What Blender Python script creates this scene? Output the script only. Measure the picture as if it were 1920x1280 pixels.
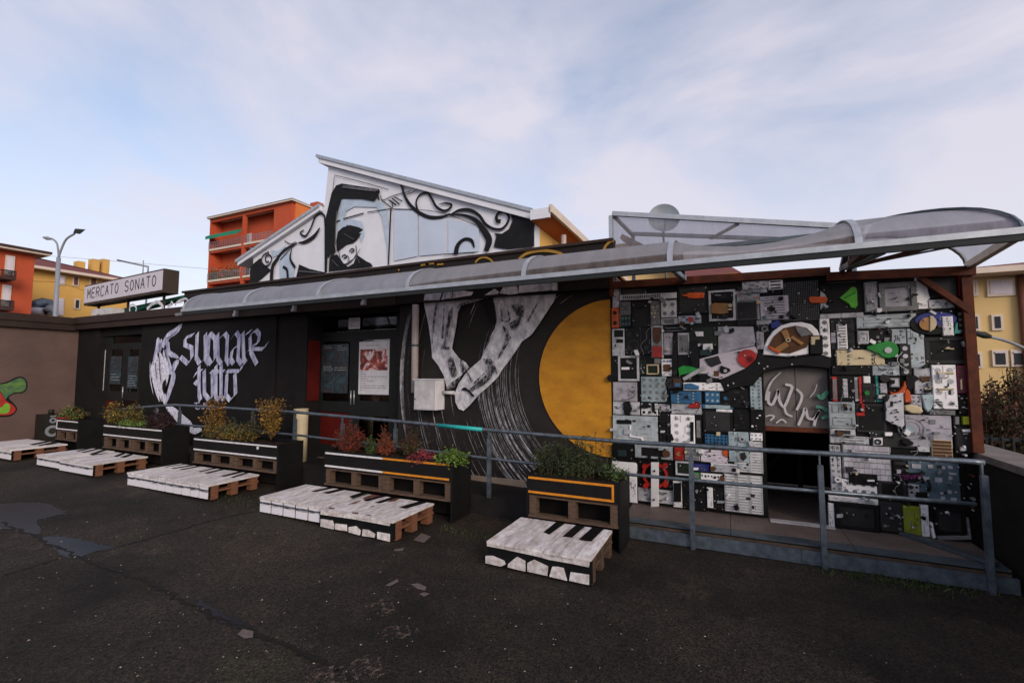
import bpy, bmesh, math, random
from mathutils import Vector, Matrix
random.seed(7)
SC = bpy.context.scene
for o in list(bpy.data.objects): bpy.data.objects.remove(o)
COL = SC.collection
V = Vector
# ------------------------------------------------------------------ camera
F, CX, CY, H = 865.0, 960.0, 640.0, 1.70
YAW, PIT = math.radians(25.0), math.radians(3.97)
FWD = V((-math.sin(YAW)*math.cos(PIT), math.cos(YAW)*math.cos(PIT), math.sin(PIT)))
RGT = V((math.cos(YAW), math.sin(YAW), 0)); UPV = RGT.cross(FWD)
CAM = V((0, 0, H))
cd = bpy.data.cameras.new('camera'); cam = bpy.data.objects.new('camera', cd); COL.objects.link(cam)
cam.location = CAM
cam.rotation_euler = Matrix((RGT, UPV, -FWD)).transposed().to_euler()
cd.sensor_width = 36; cd.lens = F/1920*36; cd.clip_end = 2000; cd.clip_start = .05
SC.camera = cam
# ------------------------------------------------------------------ sky, sun, exposure
SUN_EL, SUN_AZ = math.radians(21), math.radians(128)      # azimuth measured from +Y towards +X
wd = bpy.data.worlds.new('World'); SC.world = wd; wd.use_nodes = True
nt = wd.node_tree; nt.nodes.clear()
def N(t, kind, **kw):
    n = t.nodes.new(kind)
    for k, v in kw.items(): setattr(n, k, v)
    return n
out = N(nt, 'ShaderNodeOutputWorld'); bg = N(nt, 'ShaderNodeBackground'); bg.inputs[1].default_value = .15
sky = N(nt, 'ShaderNodeTexSky', sky_type='NISHITA'); sky.sun_disc = False
sky.sun_elevation = SUN_EL; sky.sun_rotation = SUN_AZ; sky.air_density = 1.0; sky.dust_density = 1.0; sky.ozone_density = 1.2
tc = N(nt, 'ShaderNodeTexCoord'); mp = N(nt, 'ShaderNodeMapping'); mp.inputs['Scale'].default_value = (1.0, 1.0, 2.2)
nz = N(nt, 'ShaderNodeTexNoise'); nz.inputs['Scale'].default_value = 1.7; nz.inputs['Detail'].default_value = 7; nz.inputs['Roughness'].default_value = .55; nz.inputs['Distortion'].default_value = .5
cr = N(nt, 'ShaderNodeValToRGB'); cr.color_ramp.elements[0].position = .36; cr.color_ramp.elements[0].color = (.30, .30, .30, 1)
cr.color_ramp.elements[1].position = .62; cr.color_ramp.elements[1].color = (.86, .86, .86, 1)
mx = N(nt, 'ShaderNodeMix', data_type='RGBA'); mx.inputs[7].default_value = (3.7, 3.48, 3.85, 1)
L = nt.links.new
L(tc.outputs['Generated'], mp.inputs[0]); L(mp.outputs[0], nz.inputs[0]); L(nz.outputs[0], cr.inputs[0]); 
sxyz = N(nt, 'ShaderNodeSeparateXYZ'); hz_ = N(nt, 'ShaderNodeMapRange'); hz_.inputs[1].default_value = .02; hz_.inputs[2].default_value = .55; hz_.inputs[3].default_value = .95; hz_.inputs[4].default_value = .0
hm = N(nt, 'ShaderNodeMath', operation='MAXIMUM'); L(tc.outputs['Generated'], sxyz.inputs[0]); L(sxyz.outputs['Z'], hz_.inputs[0]); L(cr.outputs[0], hm.inputs[0]); L(hz_.outputs[0], hm.inputs[1]); L(hm.outputs[0], mx.inputs[0])
L(sky.outputs[0], mx.inputs[6]); L(mx.outputs[2], bg.inputs[0]); L(bg.outputs[0], out.inputs[0])
sl = bpy.data.lights.new('sun', 'SUN'); sl.energy = 1.5; sl.angle = math.radians(28); sl.color = (1, .86, .72)
so = bpy.data.objects.new('sun', sl); COL.objects.link(so)
sd = V((math.sin(SUN_AZ)*math.cos(SUN_EL), math.cos(SUN_AZ)*math.cos(SUN_EL), math.sin(SUN_EL)))
so.rotation_euler = sd.to_track_quat('Z', 'Y').to_euler(); so.location = (30, 10, 30)
vs = SC.view_settings; vs.view_transform = 'Standard'; vs.look = 'None'; vs.exposure = 0.55; vs.gamma = 1.0; vs.use_curve_mapping = False
# ------------------------------------------------------------------ pixel -> place
def ray(x, y): return FWD + RGT*((x-CX)/F) - UPV*((y-CY)/F)
def PY(x, y, Y): d = ray(x, y); return CAM + d*(Y/d.y)
def PX(x, y, X): d = ray(x, y); return CAM + d*(X/d.x)
def PZ(x, y, Z): d = ray(x, y); return CAM + d*((Z-H)/d.z)
def PD(x, y, D): return CAM + ray(x, y)*D
GS = .020
def gz(X): return 0.0 if X > -2 else GS*(-2-X)
def PG(x, y):                                   # on the gently sloping yard
    d = ray(x, y); t = -H/d.z; p = CAM + d*t
    if p.x > -2: return p
    t = (GS*-2 - H)/(d.z + GS*d.x); return CAM + d*t
def zf(x0, y0, s): return lambda zx, zy: (x0+zx/s, y0+zy/s)
# ------------------------------------------------------------------ mesh builder
class MB:
    def __init__(s): s.v = []; s.f = []; s.sm = []
    def add(s, vs, fs, sm=False):
        b = len(s.v); s.v += [tuple(p) for p in vs]; s.f += [tuple(b+i for i in f) for f in fs]; s.sm += [sm]*len(fs); return s
    def hexa(s, p):  # 4 bottom, 4 top
        return s.add(p, [(0,3,2,1),(4,5,6,7),(0,1,5,4),(1,2,6,5),(2,3,7,6),(3,0,4,7)])
    def box(s, x0, x1, y0, y1, z0, z1):
        return s.hexa([(x0,y0,z0),(x1,y0,z0),(x1,y1,z0),(x0,y1,z0),(x0,y0,z1),(x1,y0,z1),(x1,y1,z1),(x0,y1,z1)])
    def bar(s, a, b, w, h, up=(0,0,1)):   # beam a->b, w across, h along up
        a, b = V(a), V(b); d = (b-a).normalized(); r = d.cross(V(up)).normalized()*w/2; u = r.cross(d).normalized()*h/2
        return s.hexa([a-r-u, a+r-u, a+r+u, a-r+u, b-r-u, b+r-u, b+r+u, b-r+u])
    def prism(s, poly, off):              # planar polygon (3d), extruded by off
        n = len(poly); p = [V(q) for q in poly]; o = V(off)
        return s.add(p+[q+o for q in p], [tuple(range(n))[::-1], tuple(range(n, 2*n))]+[(i,(i+1)%n,n+(i+1)%n,n+i) for i in range(n)])
    def tube(s, pts, r, n=8, cap=True, sm=True):
        pts = [V(p) for p in pts]; R = r if isinstance(r, (list, tuple)) else [r]*len(pts)
        vs, fs = [], []; prev = None
        for i, p in enumerate(pts):
            d = (pts[min(i+1, len(pts)-1)]-pts[max(i-1, 0)]).normalized()
            if prev is None: u = d.orthogonal().normalized()
            else:
                u = prev - d*prev.dot(d); u = u.normalized() if u.length > 1e-6 else d.orthogonal().normalized()
            prev = u; w = d.cross(u)
            vs += [p + (u*math.cos(2*math.pi*k/n)+w*math.sin(2*math.pi*k/n))*R[i] for k in range(n)]
        for i in range(len(pts)-1):
            fs += [(i*n+k, i*n+(k+1)%n, (i+1)*n+(k+1)%n, (i+1)*n+k) for k in range(n)]
        s.add(vs, fs, sm)
        if cap:
            b = len(s.v)-len(vs); s.f += [tuple(b+k for k in range(n))[::-1], tuple(b+len(vs)-n+k for k in range(n))]; s.sm += [False]*2
        return s
    def disc(s, c, ax, r0, r1, t, n=24):  # ring or disc along axis ax
        c, ax = V(c), V(ax).normalized(); u = ax.orthogonal().normalized(); w = ax.cross(u)
        P = lambda r, h, k: c+(u*math.cos(2*math.pi*k/n)+w*math.sin(2*math.pi*k/n))*r+ax*h
        if r0 <= 0: return s.prism([P(r1, 0, k) for k in range(n)], ax*t)
        vs = [P(r, h, k) for k in range(n) for r, h in ((r0,0),(r1,0),(r1,t),(r0,t))]; fs = []
        for k in range(n):
            a, b = 4*k, 4*((k+1) % n)
            fs += [(a+j, a+(j+1) % 4, b+(j+1) % 4, b+j) for j in range(4)]
        return s.add(vs, fs)
    def sheet(s, grid, sm=True):
        n, m = len(grid), len(grid[0])
        return s.add([p for r in grid for p in r], [(i*m+j,(i+1)*m+j,(i+1)*m+j+1,i*m+j+1) for i in range(n-1) for j in range(m-1)], sm)
    def wall(s, poly, y0, y1, ch=.004):   # polygon of (X,Z) pieces on a facade: back y1, front y0 (towards -Y), chamfered
        n = len(poly); A = sum(poly[i][0]*poly[(i+1) % n][1]-poly[(i+1) % n][0]*poly[i][1] for i in range(n))
        if A < 0: poly = poly[::-1]
        ins = []
        for i in range(n):
            p0, p1, p2 = V(poly[i-1]), V(poly[i]), V(poly[(i+1) % n]); e1 = (p1-p0).normalized(); e2 = (p2-p1).normalized()
            n1 = V((-e1.y, e1.x)); n2 = V((-e2.y, e2.x)); b = n1+n2; k = b.length_squared
            ins.append(p1 + (b*(2/k) if k > .3 else n1)*ch)
        y0c = y0+ch
        vs = [(x, y1, z) for x, z in poly]+[(x, y0c, z) for x, z in poly]+[(p.x, y0, p.y) for p in ins]
        fs = [tuple(range(n))]+[tuple(range(3*n-1, 2*n-1, -1))]
        for i in range(n):
            j = (i+1) % n; fs += [(j, i, n+i, n+j), (n+j, n+i, 2*n+i, 2*n+j)]
        return s.add(vs, fs)
    def build(s, name, m, parent=None, loc=None, fix=True):
        return obj(name, s, m, parent, loc, fix)
def obj(name, mb, m, parent=None, loc=None, fix=True):
    root = parent
    while root is not None and root.parent: root = root.parent
    base = V(root.location) if root is not None else (V(loc) if loc is not None else base_of(mb))
    me = bpy.data.meshes.new(name)
    me.from_pydata([(x-base.x, y-base.y, z-base.z) for x, y, z in mb.v], [], mb.f)
    if fix and len(mb.f) < 20000:
        bm = bmesh.new(); bm.from_mesh(me); bmesh.ops.recalc_face_normals(bm, faces=bm.faces); bm.to_mesh(me); bm.free()
    if any(mb.sm): me.polygons.foreach_set('use_smooth', mb.sm)
    me.materials.append(m if not isinstance(m, str) else M[m])
    o = bpy.data.objects.new(name, me); COL.objects.link(o)
    if parent is not None: o.parent = parent
    else: o.location = base
    return o
def base_of(mb):
    xs, ys, zs = zip(*mb.v); return V(((min(xs)+max(xs))/2, (min(ys)+max(ys))/2, min(zs)))
def tag(o, label, cat, group=None):
    o['label'] = label; o['category'] = cat
    if group: o['group'] = group
    return o
def thing(name, label, cat, loc, group=None):
    o = bpy.data.objects.new(name, None); COL.objects.link(o); o.location = loc; o.empty_display_size = .2
    return tag(o, label, cat, group)
def stuff(o): o['kind'] = 'stuff'; return o
def struct(o): o['kind'] = 'structure'; return o
def lab(o, label): o['label'] = label; return o
def smooth_line(pts, k=6):               # Catmull-Rom
    if len(pts) < 3: return pts
    P = [V(p) for p in pts]; P = [P[0]*2-P[1]]+P+[P[-1]*2-P[-2]]; r = []
    for i in range(1, len(P)-2):
        for j in range(k):
            t = j/k; a, b, c, d = P[i-1:i+3]
            r.append(.5*((2*b)+(c-a)*t+(2*a-5*b+4*c-d)*t*t+(3*b-a-3*c+d)*t**3))
    return r+[P[-2]]
# ------------------------------------------------------------------ paint on a wall facing -Y
PK = [0]
def lay(Y):  # every coat sits a hair in front of the one before
    PK[0] += 1; return Y-.003-(PK[0] % 60)*.0004
def paint_poly(mb, pts, Y, f=lambda x, y: (x, y), sm=0):
    q = [PY(*f(*p), Y) for p in pts]; q = [(p.x, p.z) for p in q]
    if sm: q = [(p.x, p.y) for p in smooth_line([V(a) for a in q+[q[0]]], sm)][:-1]
    y = lay(Y); tri = tess(q)
    mb.add([(x, y, z) for x, z in q], tri)
def tess(q):
    from mathutils.geometry import tessellate_polygon
    return [tuple(t) for t in tessellate_polygon([[V((x, z, 0)) for x, z in q]])]
def paint_stroke(mb, pts, w, Y, f=lambda x, y: (x, y), k=5, taper=0.0):   # brush line; w in px, or list
    q = [PY(*f(*p), Y) for p in pts]; n0 = len(q)
    W = list(w) if isinstance(w, (list, tuple)) else [w]*n0
    sc = (PY(*f(pts[0][0]+1, pts[0][1]), Y)-PY(*f(*pts[0]), Y)).length
    P = smooth_line([V((p.x, p.z, ww*sc)) for p, ww in zip(q, W)], k)
    y = lay(Y); n = len(P); vs = []
    for i, p in enumerate(P):
        d = (P[min(i+1, n-1)]-P[max(i-1, 0)]).to_2d()
        d = d.normalized() if d.length > 1e-9 else V((1, 0)); r = V((-d.y, d.x))*p.z/2
        if taper: r *= min(1, (i+.3)/(n*taper), (n-i-.7)/(n*taper))
        vs += [(p.x+r.x, y, p.y+r.y), (p.x-r.x, y, p.y-r.y)]
    mb.add(vs, [(2*i, 2*i+1, 2*i+3, 2*i+2) for i in range(n-1)])
def nib(mb, pts, w, Y, f, ang=40, k=1):    # broad-nib pen line
    q = [PY(*f(*p), Y) for p in pts]; sc = (PY(*f(pts[0][0]+1, pts[0][1]), Y)-q[0]).length
    P = [V((p.x, p.z, 0)) for p in q]
    if k > 1: P = smooth_line(P, k)
    a = math.radians(ang); r = V((math.cos(a), math.sin(a)))*w*sc/2; n = len(P)
    for i in range(n-1):
        y = lay(Y); a, b = P[i], P[i+1]; d = (b-a).to_2d()
        if abs(d.x*r.y-d.y*r.x) < 1e-6: continue
        mb.add([(a.x+r.x, y, a.y+r.y), (a.x-r.x, y, a.y-r.y), (b.x-r.x, y, b.y-r.y), (b.x+r.x, y, b.y+r.y)], [(0, 1, 2, 3)])
# ------------------------------------------------------------------ materials
M = {}
def srgb(c):
    return tuple((v/255/12.92 if v/255 <= .04045 else ((v/255+.055)/1.055)**2.4) for v in c)+(1,)
def mat(name, col, rough=.6, var=.25, scale=8., bump=.0, metal=0., spec=.4, col2=None, detail=6, stretch=None, bscale=None, lin=False, island=0., objvar=0.):
    m = bpy.data.materials.new(name); m.use_nodes = True; t = m.node_tree; b = t.nodes['Principled BSDF']; Lk = t.links.new
    c = tuple(col)+(1,) if lin else srgb(col)
    c2 = (srgb(col2) if col2 else tuple(v*(1-var) for v in c[:3])+(1,))
    tc = N(t, 'ShaderNodeTexCoord'); mp = N(t, 'ShaderNodeMapping'); Lk(tc.outputs['Object'], mp.inputs[0])
    if stretch: mp.inputs['Scale'].default_value = stretch
    nz = N(t, 'ShaderNodeTexNoise'); nz.inputs['Scale'].default_value = scale; nz.inputs['Detail'].default_value = detail; nz.inputs['Roughness'].default_value = .65
    Lk(mp.outputs[0], nz.inputs[0])
    r = N(t, 'ShaderNodeValToRGB'); r.color_ramp.elements[0].position = .34; r.color_ramp.elements[1].position = .66
    r.color_ramp.elements[0].color = c2; r.color_ramp.elements[1].color = c; Lk(nz.outputs[0], r.inputs[0])
    last = r.outputs[0]
    if objvar:
        oi = N(t, 'ShaderNodeObjectInfo'); hv = N(t, 'ShaderNodeHueSaturation'); rm = N(t, 'ShaderNodeMapRange'); rm.inputs[3].default_value = 1-objvar; rm.inputs[4].default_value = 1+objvar*.4
        Lk(oi.outputs['Random'], rm.inputs[0]); Lk(rm.outputs[0], hv.inputs['Value']); Lk(last, hv.inputs['Color']); last = hv.outputs[0]
    if island:
        g = N(t, 'ShaderNodeNewGeometry'); h = N(t, 'ShaderNodeHueSaturation'); mr = N(t, 'ShaderNodeMapRange')
        mr.inputs[3].default_value = 1-island; mr.inputs[4].default_value = 1+island
        Lk(g.outputs['Random Per Island'], mr.inputs[0]); Lk(mr.outputs[0], h.inputs['Value']); Lk(last, h.inputs['Color'])
        last = h.outputs[0]
    Lk(last, b.inputs['Base Color'])
    b.inputs['Roughness'].default_value = rough; b.inputs['Metallic'].default_value = metal; b.inputs['Specular IOR Level'].default_value = spec if sum(c[:3]) > .2 else min(spec, .18)
    if bump:
        n2 = N(t, 'ShaderNodeTexNoise'); n2.inputs['Scale'].default_value = bscale or scale*6; n2.inputs['Detail'].default_value = 4
        Lk(mp.outputs[0], n2.inputs[0])
        bp = N(t, 'ShaderNodeBump'); bp.inputs['Strength'].default_value = bump; bp.inputs['Distance'].default_value = .01
        Lk(n2.outputs[0], bp.inputs['Height']); Lk(bp.outputs[0], b.inputs['Normal'])
    M[name] = m; return m
mat('black_wall', (27,25,25), .75, .45, 2.2, .25, bscale=90)
mat('record_black', (42,38,37), .6, .4, 2.5, .2, bscale=110)
mat('brown_wall', (98,78,72), .85, .28, 1.6, .35, bscale=120)
mat('fascia_brown', (52,40,36), .6, .3, 3, .1)
mat('fascia_black', (34,28,27), .6, .4, 3, .1)
mat('white_gable', (214,216,226), .6, .12, 2, .08)
mat('pale_blue', (176,192,212), .7, .25, 3)
mat('mural_black', (26,26,29), .65, .5, 6)
mat('mural_grey', (98,100,108), .7, .5, 14, stretch=(1,1,.35))
mat('brush_white', (222,220,226), .65, .1, 5, .1, col2=(150,150,158), stretch=(2.2,1,1.4))
mat('brush_lilac', (214,214,234), .6, .1, 7, .0, col2=(108,114,152), stretch=(3,1,.7))
mat('groove_white', (190,190,198), .65, .1, 30, col2=(70,68,70), stretch=(.6,1,.35))
mat('label_yellow', (192,134,26), .7, .14, 2.2, .25, col2=(164,108,22), stretch=(1.5,1,3), bscale=60)
mat('yellow_paint', (150,112,34), .6, .2, 8)
mat('white_paint', (214,212,218), .55, .2, 6, .05)
mat('dirty_white', (196,194,196), .6, .35, 7, .05)
mat('pipe_grey', (180,168,164), .45, .2, 5)
mat('alu', (176,180,186), .38, .25, 9, .05, metal=.6)
mat('galv', (112,122,132), .42, .3, 14, .08, metal=.55, col2=(78,86,96))
mat('galv_dark', (84,94,102), .5, .35, 9, .1, metal=.4)
mat('rust_steel', (92,46,28), .7, .4, 9, .15, col2=(60,32,24))
mat('turquoise', (40,170,168), .45, .2, 12)
mat('wood', (120,78,54), .8, .35, 5, .3, col2=(92,58,42), stretch=(2,2,14), bscale=20)
mat('wood_grey', (96,75,59), .85, .35, 5, .3, col2=(58,45,37), stretch=(2,2,14), bscale=20)
mat('bench_white', (228,224,226), .6, .1, 4, .15, col2=(168,156,150), stretch=(5,1.6,5), bscale=26, objvar=.16)
mat('key_black', (22,22,24), .5, .4, 8, .08)
mat('planter_black', (25,24,25), .5, .4, 5, .12)
mat('trim_white', (214,212,216), .5, .25, 20)
mat('trim_orange', (214,134,28), .5, .25, 20)
mat('soil', (62,42,30), .95, .5, 30, .8)
mat('red_door', (84,22,18), .5, .35, 3)
mat('door_frame', (34,36,36), .45, .3, 6)
mat('room_brown', (64,36,30), .9, .3, 2)
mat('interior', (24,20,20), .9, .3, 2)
mat('step_tile', (150,134,120), .7, .25, 6, .1)
mat('ramp_black', (38,36,36), .7, .4, 4, .3, bscale=70)
mat('coping', (120,110,106), .85, .35, 5, .4, bscale=50)
mat('wall_dark', (40,37,35), .85, .35, 3, .3, bscale=60)  # concrete of the yard wall, darkened in colour for the shadow on it
mat('orange_house', (178,76,44), .85, .14, .6)
mat('sunlit_orange', (206,112,56), .85, .14, .6)  # orange with warm sunlight put into the colour
mat('yellow_house', (204,160,86), .85, .12, .5)
mat('cream_house', (206,176,122), .85, .12, .5)
mat('roof_red', (112,52,46), .85, .3, 2.5)
mat('roof_dark', (70,52,50), .85, .3, 2)
mat('trim_cream', (206,190,176), .7, .15, 2)
mat('window_dark', (46,48,54), .18, .4, .7, spec=.6)
mat('curtain', (206,196,206), .7, .15, 3, stretch=(6,6,1))
mat('shutter_brown', (104,62,46), .7, .25, 2)
mat('awning_green', (22,128,100), .7, .2, 3)
mat('sign_white', (200,196,206), .5, .08, 2)
mat('sign_dark', (66,56,48), .6, .3, 3)
mat('lamp_grey', (132,136,146), .5, .2, 3)
mat('lamp_dark', (40,44,46), .5, .3, 3)
mat('dish', (140,150,160), .5, .2, 5)
mat('cream_bin', (198,182,150), .6, .15, 8)
mat('speaker_black', (40,37,34), .6, .3, 6)
mat('speaker_cone', (58,54,50), .5, .3, 9)
mat('red_bowl', (176,54,40), .4, .2, 6)
def special():
    # asphalt ---------------------------------------------------------------
    m = bpy.data.materials.new('asphalt'); m.use_nodes = True; t = m.node_tree; b = t.nodes['Principled BSDF']; Lk = t.links.new
    tc = N(t, 'ShaderNodeTexCoord'); P = tc.outputs['Object']
    def noise(s, d=6, r=.6):
        n = N(t, 'ShaderNodeTexNoise'); n.inputs['Scale'].default_value = s; n.inputs['Detail'].default_value = d; n.inputs['Roughness'].default_value = r; Lk(P, n.inputs[0]); return n.outputs[0]
    def ramp(i, a, ca, c, cb):
        r = N(t, 'ShaderNodeValToRGB'); e = r.color_ramp.elements; e[0].position = a; e[1].position = c; e[0].color = ca+(1,); e[1].color = cb+(1,); Lk(i, r.inputs[0]); return r.outputs[0]
    def mix(f, a, c, mode='MIX'):
        n = N(t, 'ShaderNodeMix', data_type='RGBA', blend_type=mode)
        (Lk(f, n.inputs[0]) if not isinstance(f, float) else setattr(n.inputs[0], 'default_value', f)); Lk(a, n.inputs[6])
        (Lk(c, n.inputs[7]) if not isinstance(c, tuple) else setattr(n.inputs[7], 'default_value', c+(1,))); return n.outputs[2]
    base = ramp(noise(.55, 10, .7), .38, (.0072,.0058,.0046), .64, (.034,.026,.0195))
    worn = ramp(noise(1.7, 9, .7), .56, (0,0,0), .74, (1,1,1))
    base = mix(worn, base, (.050,.037,.028))
    moss = ramp(noise(.9, 5, .6), .58, (0,0,0), .75, (.6,.6,.6)); base = mix(moss, base, (.022,.027,.012))
    vo = N(t, 'ShaderNodeTexVoronoi'); vo.inputs['Scale'].default_value = 95; Lk(P, vo.inputs[0])
    gr = ramp(vo.outputs['Color'], .2, (.3,.3,.3), .9, (2.1,2.0,1.85)); base = mix(1.0, base, gr, 'MULTIPLY')
    v2 = N(t, 'ShaderNodeTexVoronoi'); v2.inputs['Scale'].default_value = 60; Lk(P, v2.inputs[0])
    sp = ramp(v2.outputs['Distance'], .05, (1,1,1), .11, (0,0,0)); sel = ramp(v2.outputs['Color'], .62, (0,0,0), .7, (.5,.5,.5))
    base = mix(mix(1.0, sp, sel, 'MULTIPLY'), base, (.32,.29,.25))
    Lk(base, b.inputs['Base Color']); b.inputs['Roughness'].default_value = .82; b.inputs['Specular IOR Level'].default_value = .25
    bp = N(t, 'ShaderNodeBump'); bp.inputs['Strength'].default_value = .7; bp.inputs['Distance'].default_value = .008
    h = N(t, 'ShaderNodeMath', operation='ADD'); Lk(vo.outputs['Distance'], h.inputs[0]); Lk(noise(30, 6, .7), h.inputs[1]); Lk(h.outputs[0], bp.inputs['Height']); Lk(bp.outputs[0], b.inputs['Normal'])
    M['asphalt'] = m
    # dirty polycarbonate ----------------------------------------------------
    def poly(name, col, tr, dirt):
        m = bpy.data.materials.new(name); m.use_nodes = True; t = m.node_tree; t.nodes.clear(); Lk = t.links.new
        o = N(t, 'ShaderNodeOutputMaterial'); tl = N(t, 'ShaderNodeBsdfTranslucent'); df = N(t, 'ShaderNodeBsdfDiffuse'); tp = N(t, 'ShaderNodeBsdfTransparent'); gl = N(t, 'ShaderNodeBsdfGlossy')
        tc = N(t, 'ShaderNodeTexCoord'); n = N(t, 'ShaderNodeTexNoise'); n.inputs['Scale'].default_value = 2.4; n.inputs['Detail'].default_value = 9; n.inputs['Roughness'].default_value = .72; pm = N(t, 'ShaderNodeMapping'); pm.inputs['Scale'].default_value = (2.6, .7, 1.0); Lk(tc.outputs['Object'], pm.inputs[0]); Lk(pm.outputs[0], n.inputs[0])
        r = N(t, 'ShaderNodeValToRGB'); r.color_ramp.elements[0].position = .3; r.color_ramp.elements[1].position = .7
        r.color_ramp.elements[0].color = srgb(dirt); r.color_ramp.elements[1].color = srgb(col); Lk(n.outputs[0], r.inputs[0])
        Lk(r.outputs[0], tl.inputs[0]); Lk(r.outputs[0], df.inputs[0]); tp.inputs[0].default_value = srgb(col); gl.inputs['Roughness'].default_value = .4
        a = N(t, 'ShaderNodeMixShader'); a.inputs[0].default_value = .5; Lk(df.outputs[0], a.inputs[1]); Lk(tl.outputs[0], a.inputs[2])
        c = N(t, 'ShaderNodeMixShader'); c.inputs[0].default_value = tr; Lk(a.outputs[0], c.inputs[1]); Lk(tp.outputs[0], c.inputs[2])
        fr = N(t, 'ShaderNodeFresnel'); fr.inputs[0].default_value = 1.4
        fm = N(t, 'ShaderNodeMath', operation='MULTIPLY'); fm.inputs[1].default_value = .3; Lk(fr.outputs[0], fm.inputs[0]); d = N(t, 'ShaderNodeMixShader'); Lk(fm.outputs[0], d.inputs[0]); Lk(c.outputs[0], d.inputs[1]); Lk(gl.outputs[0], d.inputs[2]); Lk(d.outputs[0], o.inputs[0])
        M[name] = m
    poly('poly_grey', (172,170,181), .40, (112,106,106))
    poly('poly_dirty', (160,151,152), .40, (98,86,80))
    poly('poly_clear', (190,190,198), .6, (150,145,148))
    # window glass over dark rooms -----------------------------------------
    m = bpy.data.materials.new('glass'); m.use_nodes = True; t = m.node_tree; t.nodes.clear(); Lk = t.links.new
    o = N(t, 'ShaderNodeOutputMaterial'); tp = N(t, 'ShaderNodeBsdfTransparent'); gl = N(t, 'ShaderNodeBsdfGlossy'); gl.inputs['Roughness'].default_value = .03
    tp.inputs[0].default_value = (.72,.74,.74,1); fr = N(t, 'ShaderNodeFresnel'); fr.inputs[0].default_value = 1.5
    a = N(t, 'ShaderNodeMixShader'); Lk(fr.outputs[0], a.inputs[0]); Lk(tp.outputs[0], a.inputs[1]); Lk(gl.outputs[0], a.inputs[2]); Lk(a.outputs[0], o.inputs[0])
    M['glass'] = m
    # smeared white key fronts ----------------------------------------------
    m = bpy.data.materials.new('smeared_white'); m.use_nodes = True; t = m.node_tree; b = t.nodes['Principled BSDF']; Lk = t.links.new
    tc = N(t, 'ShaderNodeTexCoord'); mp = N(t, 'ShaderNodeMapping'); mp.inputs['Scale'].default_value = (2, 2, 13); Lk(tc.outputs['Object'], mp.inputs[0])
    n = N(t, 'ShaderNodeTexNoise'); n.inputs['Scale'].default_value = 3; n.inputs['Detail'].default_value = 8; n.inputs['Roughness'].default_value = .7; Lk(mp.outputs[0], n.inputs[0])
    g = N(t, 'ShaderNodeTexCoord'); sx = N(t, 'ShaderNodeSeparateXYZ'); Lk(g.outputs['Generated'], sx.inputs[0])
    w = N(t, 'ShaderNodeValToRGB'); e = w.color_ramp.elements; e[0].position = .45; e[0].color = (0,0,0,1); e[1].position = .72; e[1].color = (.42,.42,.42,1)
    e2 = w.color_ramp.elements.new(.9); e2.color = (0,0,0,1); Lk(sx.outputs['Z'], w.inputs[0])
    ad = N(t, 'ShaderNodeMath', operation='ADD'); Lk(n.outputs[0], ad.inputs[0]); Lk(w.outputs[0], ad.inputs[1])
    r = N(t, 'ShaderNodeValToRGB'); q = r.color_ramp.elements; q[0].position = .62; q[0].color = srgb((214,212,220)); q[1].position = .86; q[1].color = srgb((38,40,46)); Lk(ad.outputs[0], r.inputs[0])
    Lk(r.outputs[0], b.inputs['Base Color']); b.inputs['Roughness'].default_value = .55; M['smeared_white'] = m
    # pressed tread plate ----------------------------------------------------
    m = mat('tread', (118,104,98), .6, .3, 5, 0, metal=.25); t = m.node_tree; b = t.nodes['Principled BSDF']; Lk = t.links.new
    tc = N(t, 'ShaderNodeTexCoord'); v = N(t, 'ShaderNodeTexVoronoi'); v.inputs['Scale'].default_value = 42; v.inputs['Randomness'].default_value = .15; Lk(tc.outputs['Object'], v.inputs[0])
    bp = N(t, 'ShaderNodeBump'); bp.inputs['Strength'].default_value = .8; bp.inputs['Distance'].default_value = .006; Lk(v.outputs['Distance'], bp.inputs['Height']); Lk(bp.outputs[0], b.inputs['Normal'])
    # wet asphalt ------------------------------------------------------------
    m = mat('wet', (34,34,38), .3, .4, 3, .05, spec=.5, bscale=9); m.node_tree.nodes['Principled BSDF'].inputs['Specular IOR Level'].default_value = .25
    # dry brush paint: streaks with gaps that show the wall ---------------------
    def dry(name, col, st, lo, hi, sc=5):
        m = bpy.data.materials.new(name); m.use_nodes = True; t = m.node_tree; b = t.nodes['Principled BSDF']; Lk = t.links.new
        tc = N(t, 'ShaderNodeTexCoord'); mp = N(t, 'ShaderNodeMapping'); mp.inputs['Scale'].default_value = st; Lk(tc.outputs['Object'], mp.inputs[0])
        n = N(t, 'ShaderNodeTexNoise'); n.inputs['Scale'].default_value = sc; n.inputs['Detail'].default_value = 8; n.inputs['Roughness'].default_value = .75; Lk(mp.outputs[0], n.inputs[0])
        r = N(t, 'ShaderNodeValToRGB'); r.color_ramp.elements[0].position = lo; r.color_ramp.elements[1].position = hi; Lk(n.outputs[0], r.inputs[0])
        b.inputs['Base Color'].default_value = srgb(col); b.inputs['Roughness'].default_value = .7; b.inputs['Specular IOR Level'].default_value = .2; Lk(r.outputs[0], b.inputs['Alpha']); M[name] = m
    dry('dry_gravel', (104,90,80), (1,1,1), .50, .64, 22); dry('dry_black', (34,34,37), (6,1,3), .40, .56, 6); dry('dry_white', (206,204,212), (7,1,2.2), .46, .6, 6); dry('dry_lilac', (220,220,238), (5,1,2), .34, .52, 8); dry('dry_grey', (78,75,78), (5,1,2), .46, .68, 7)
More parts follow.
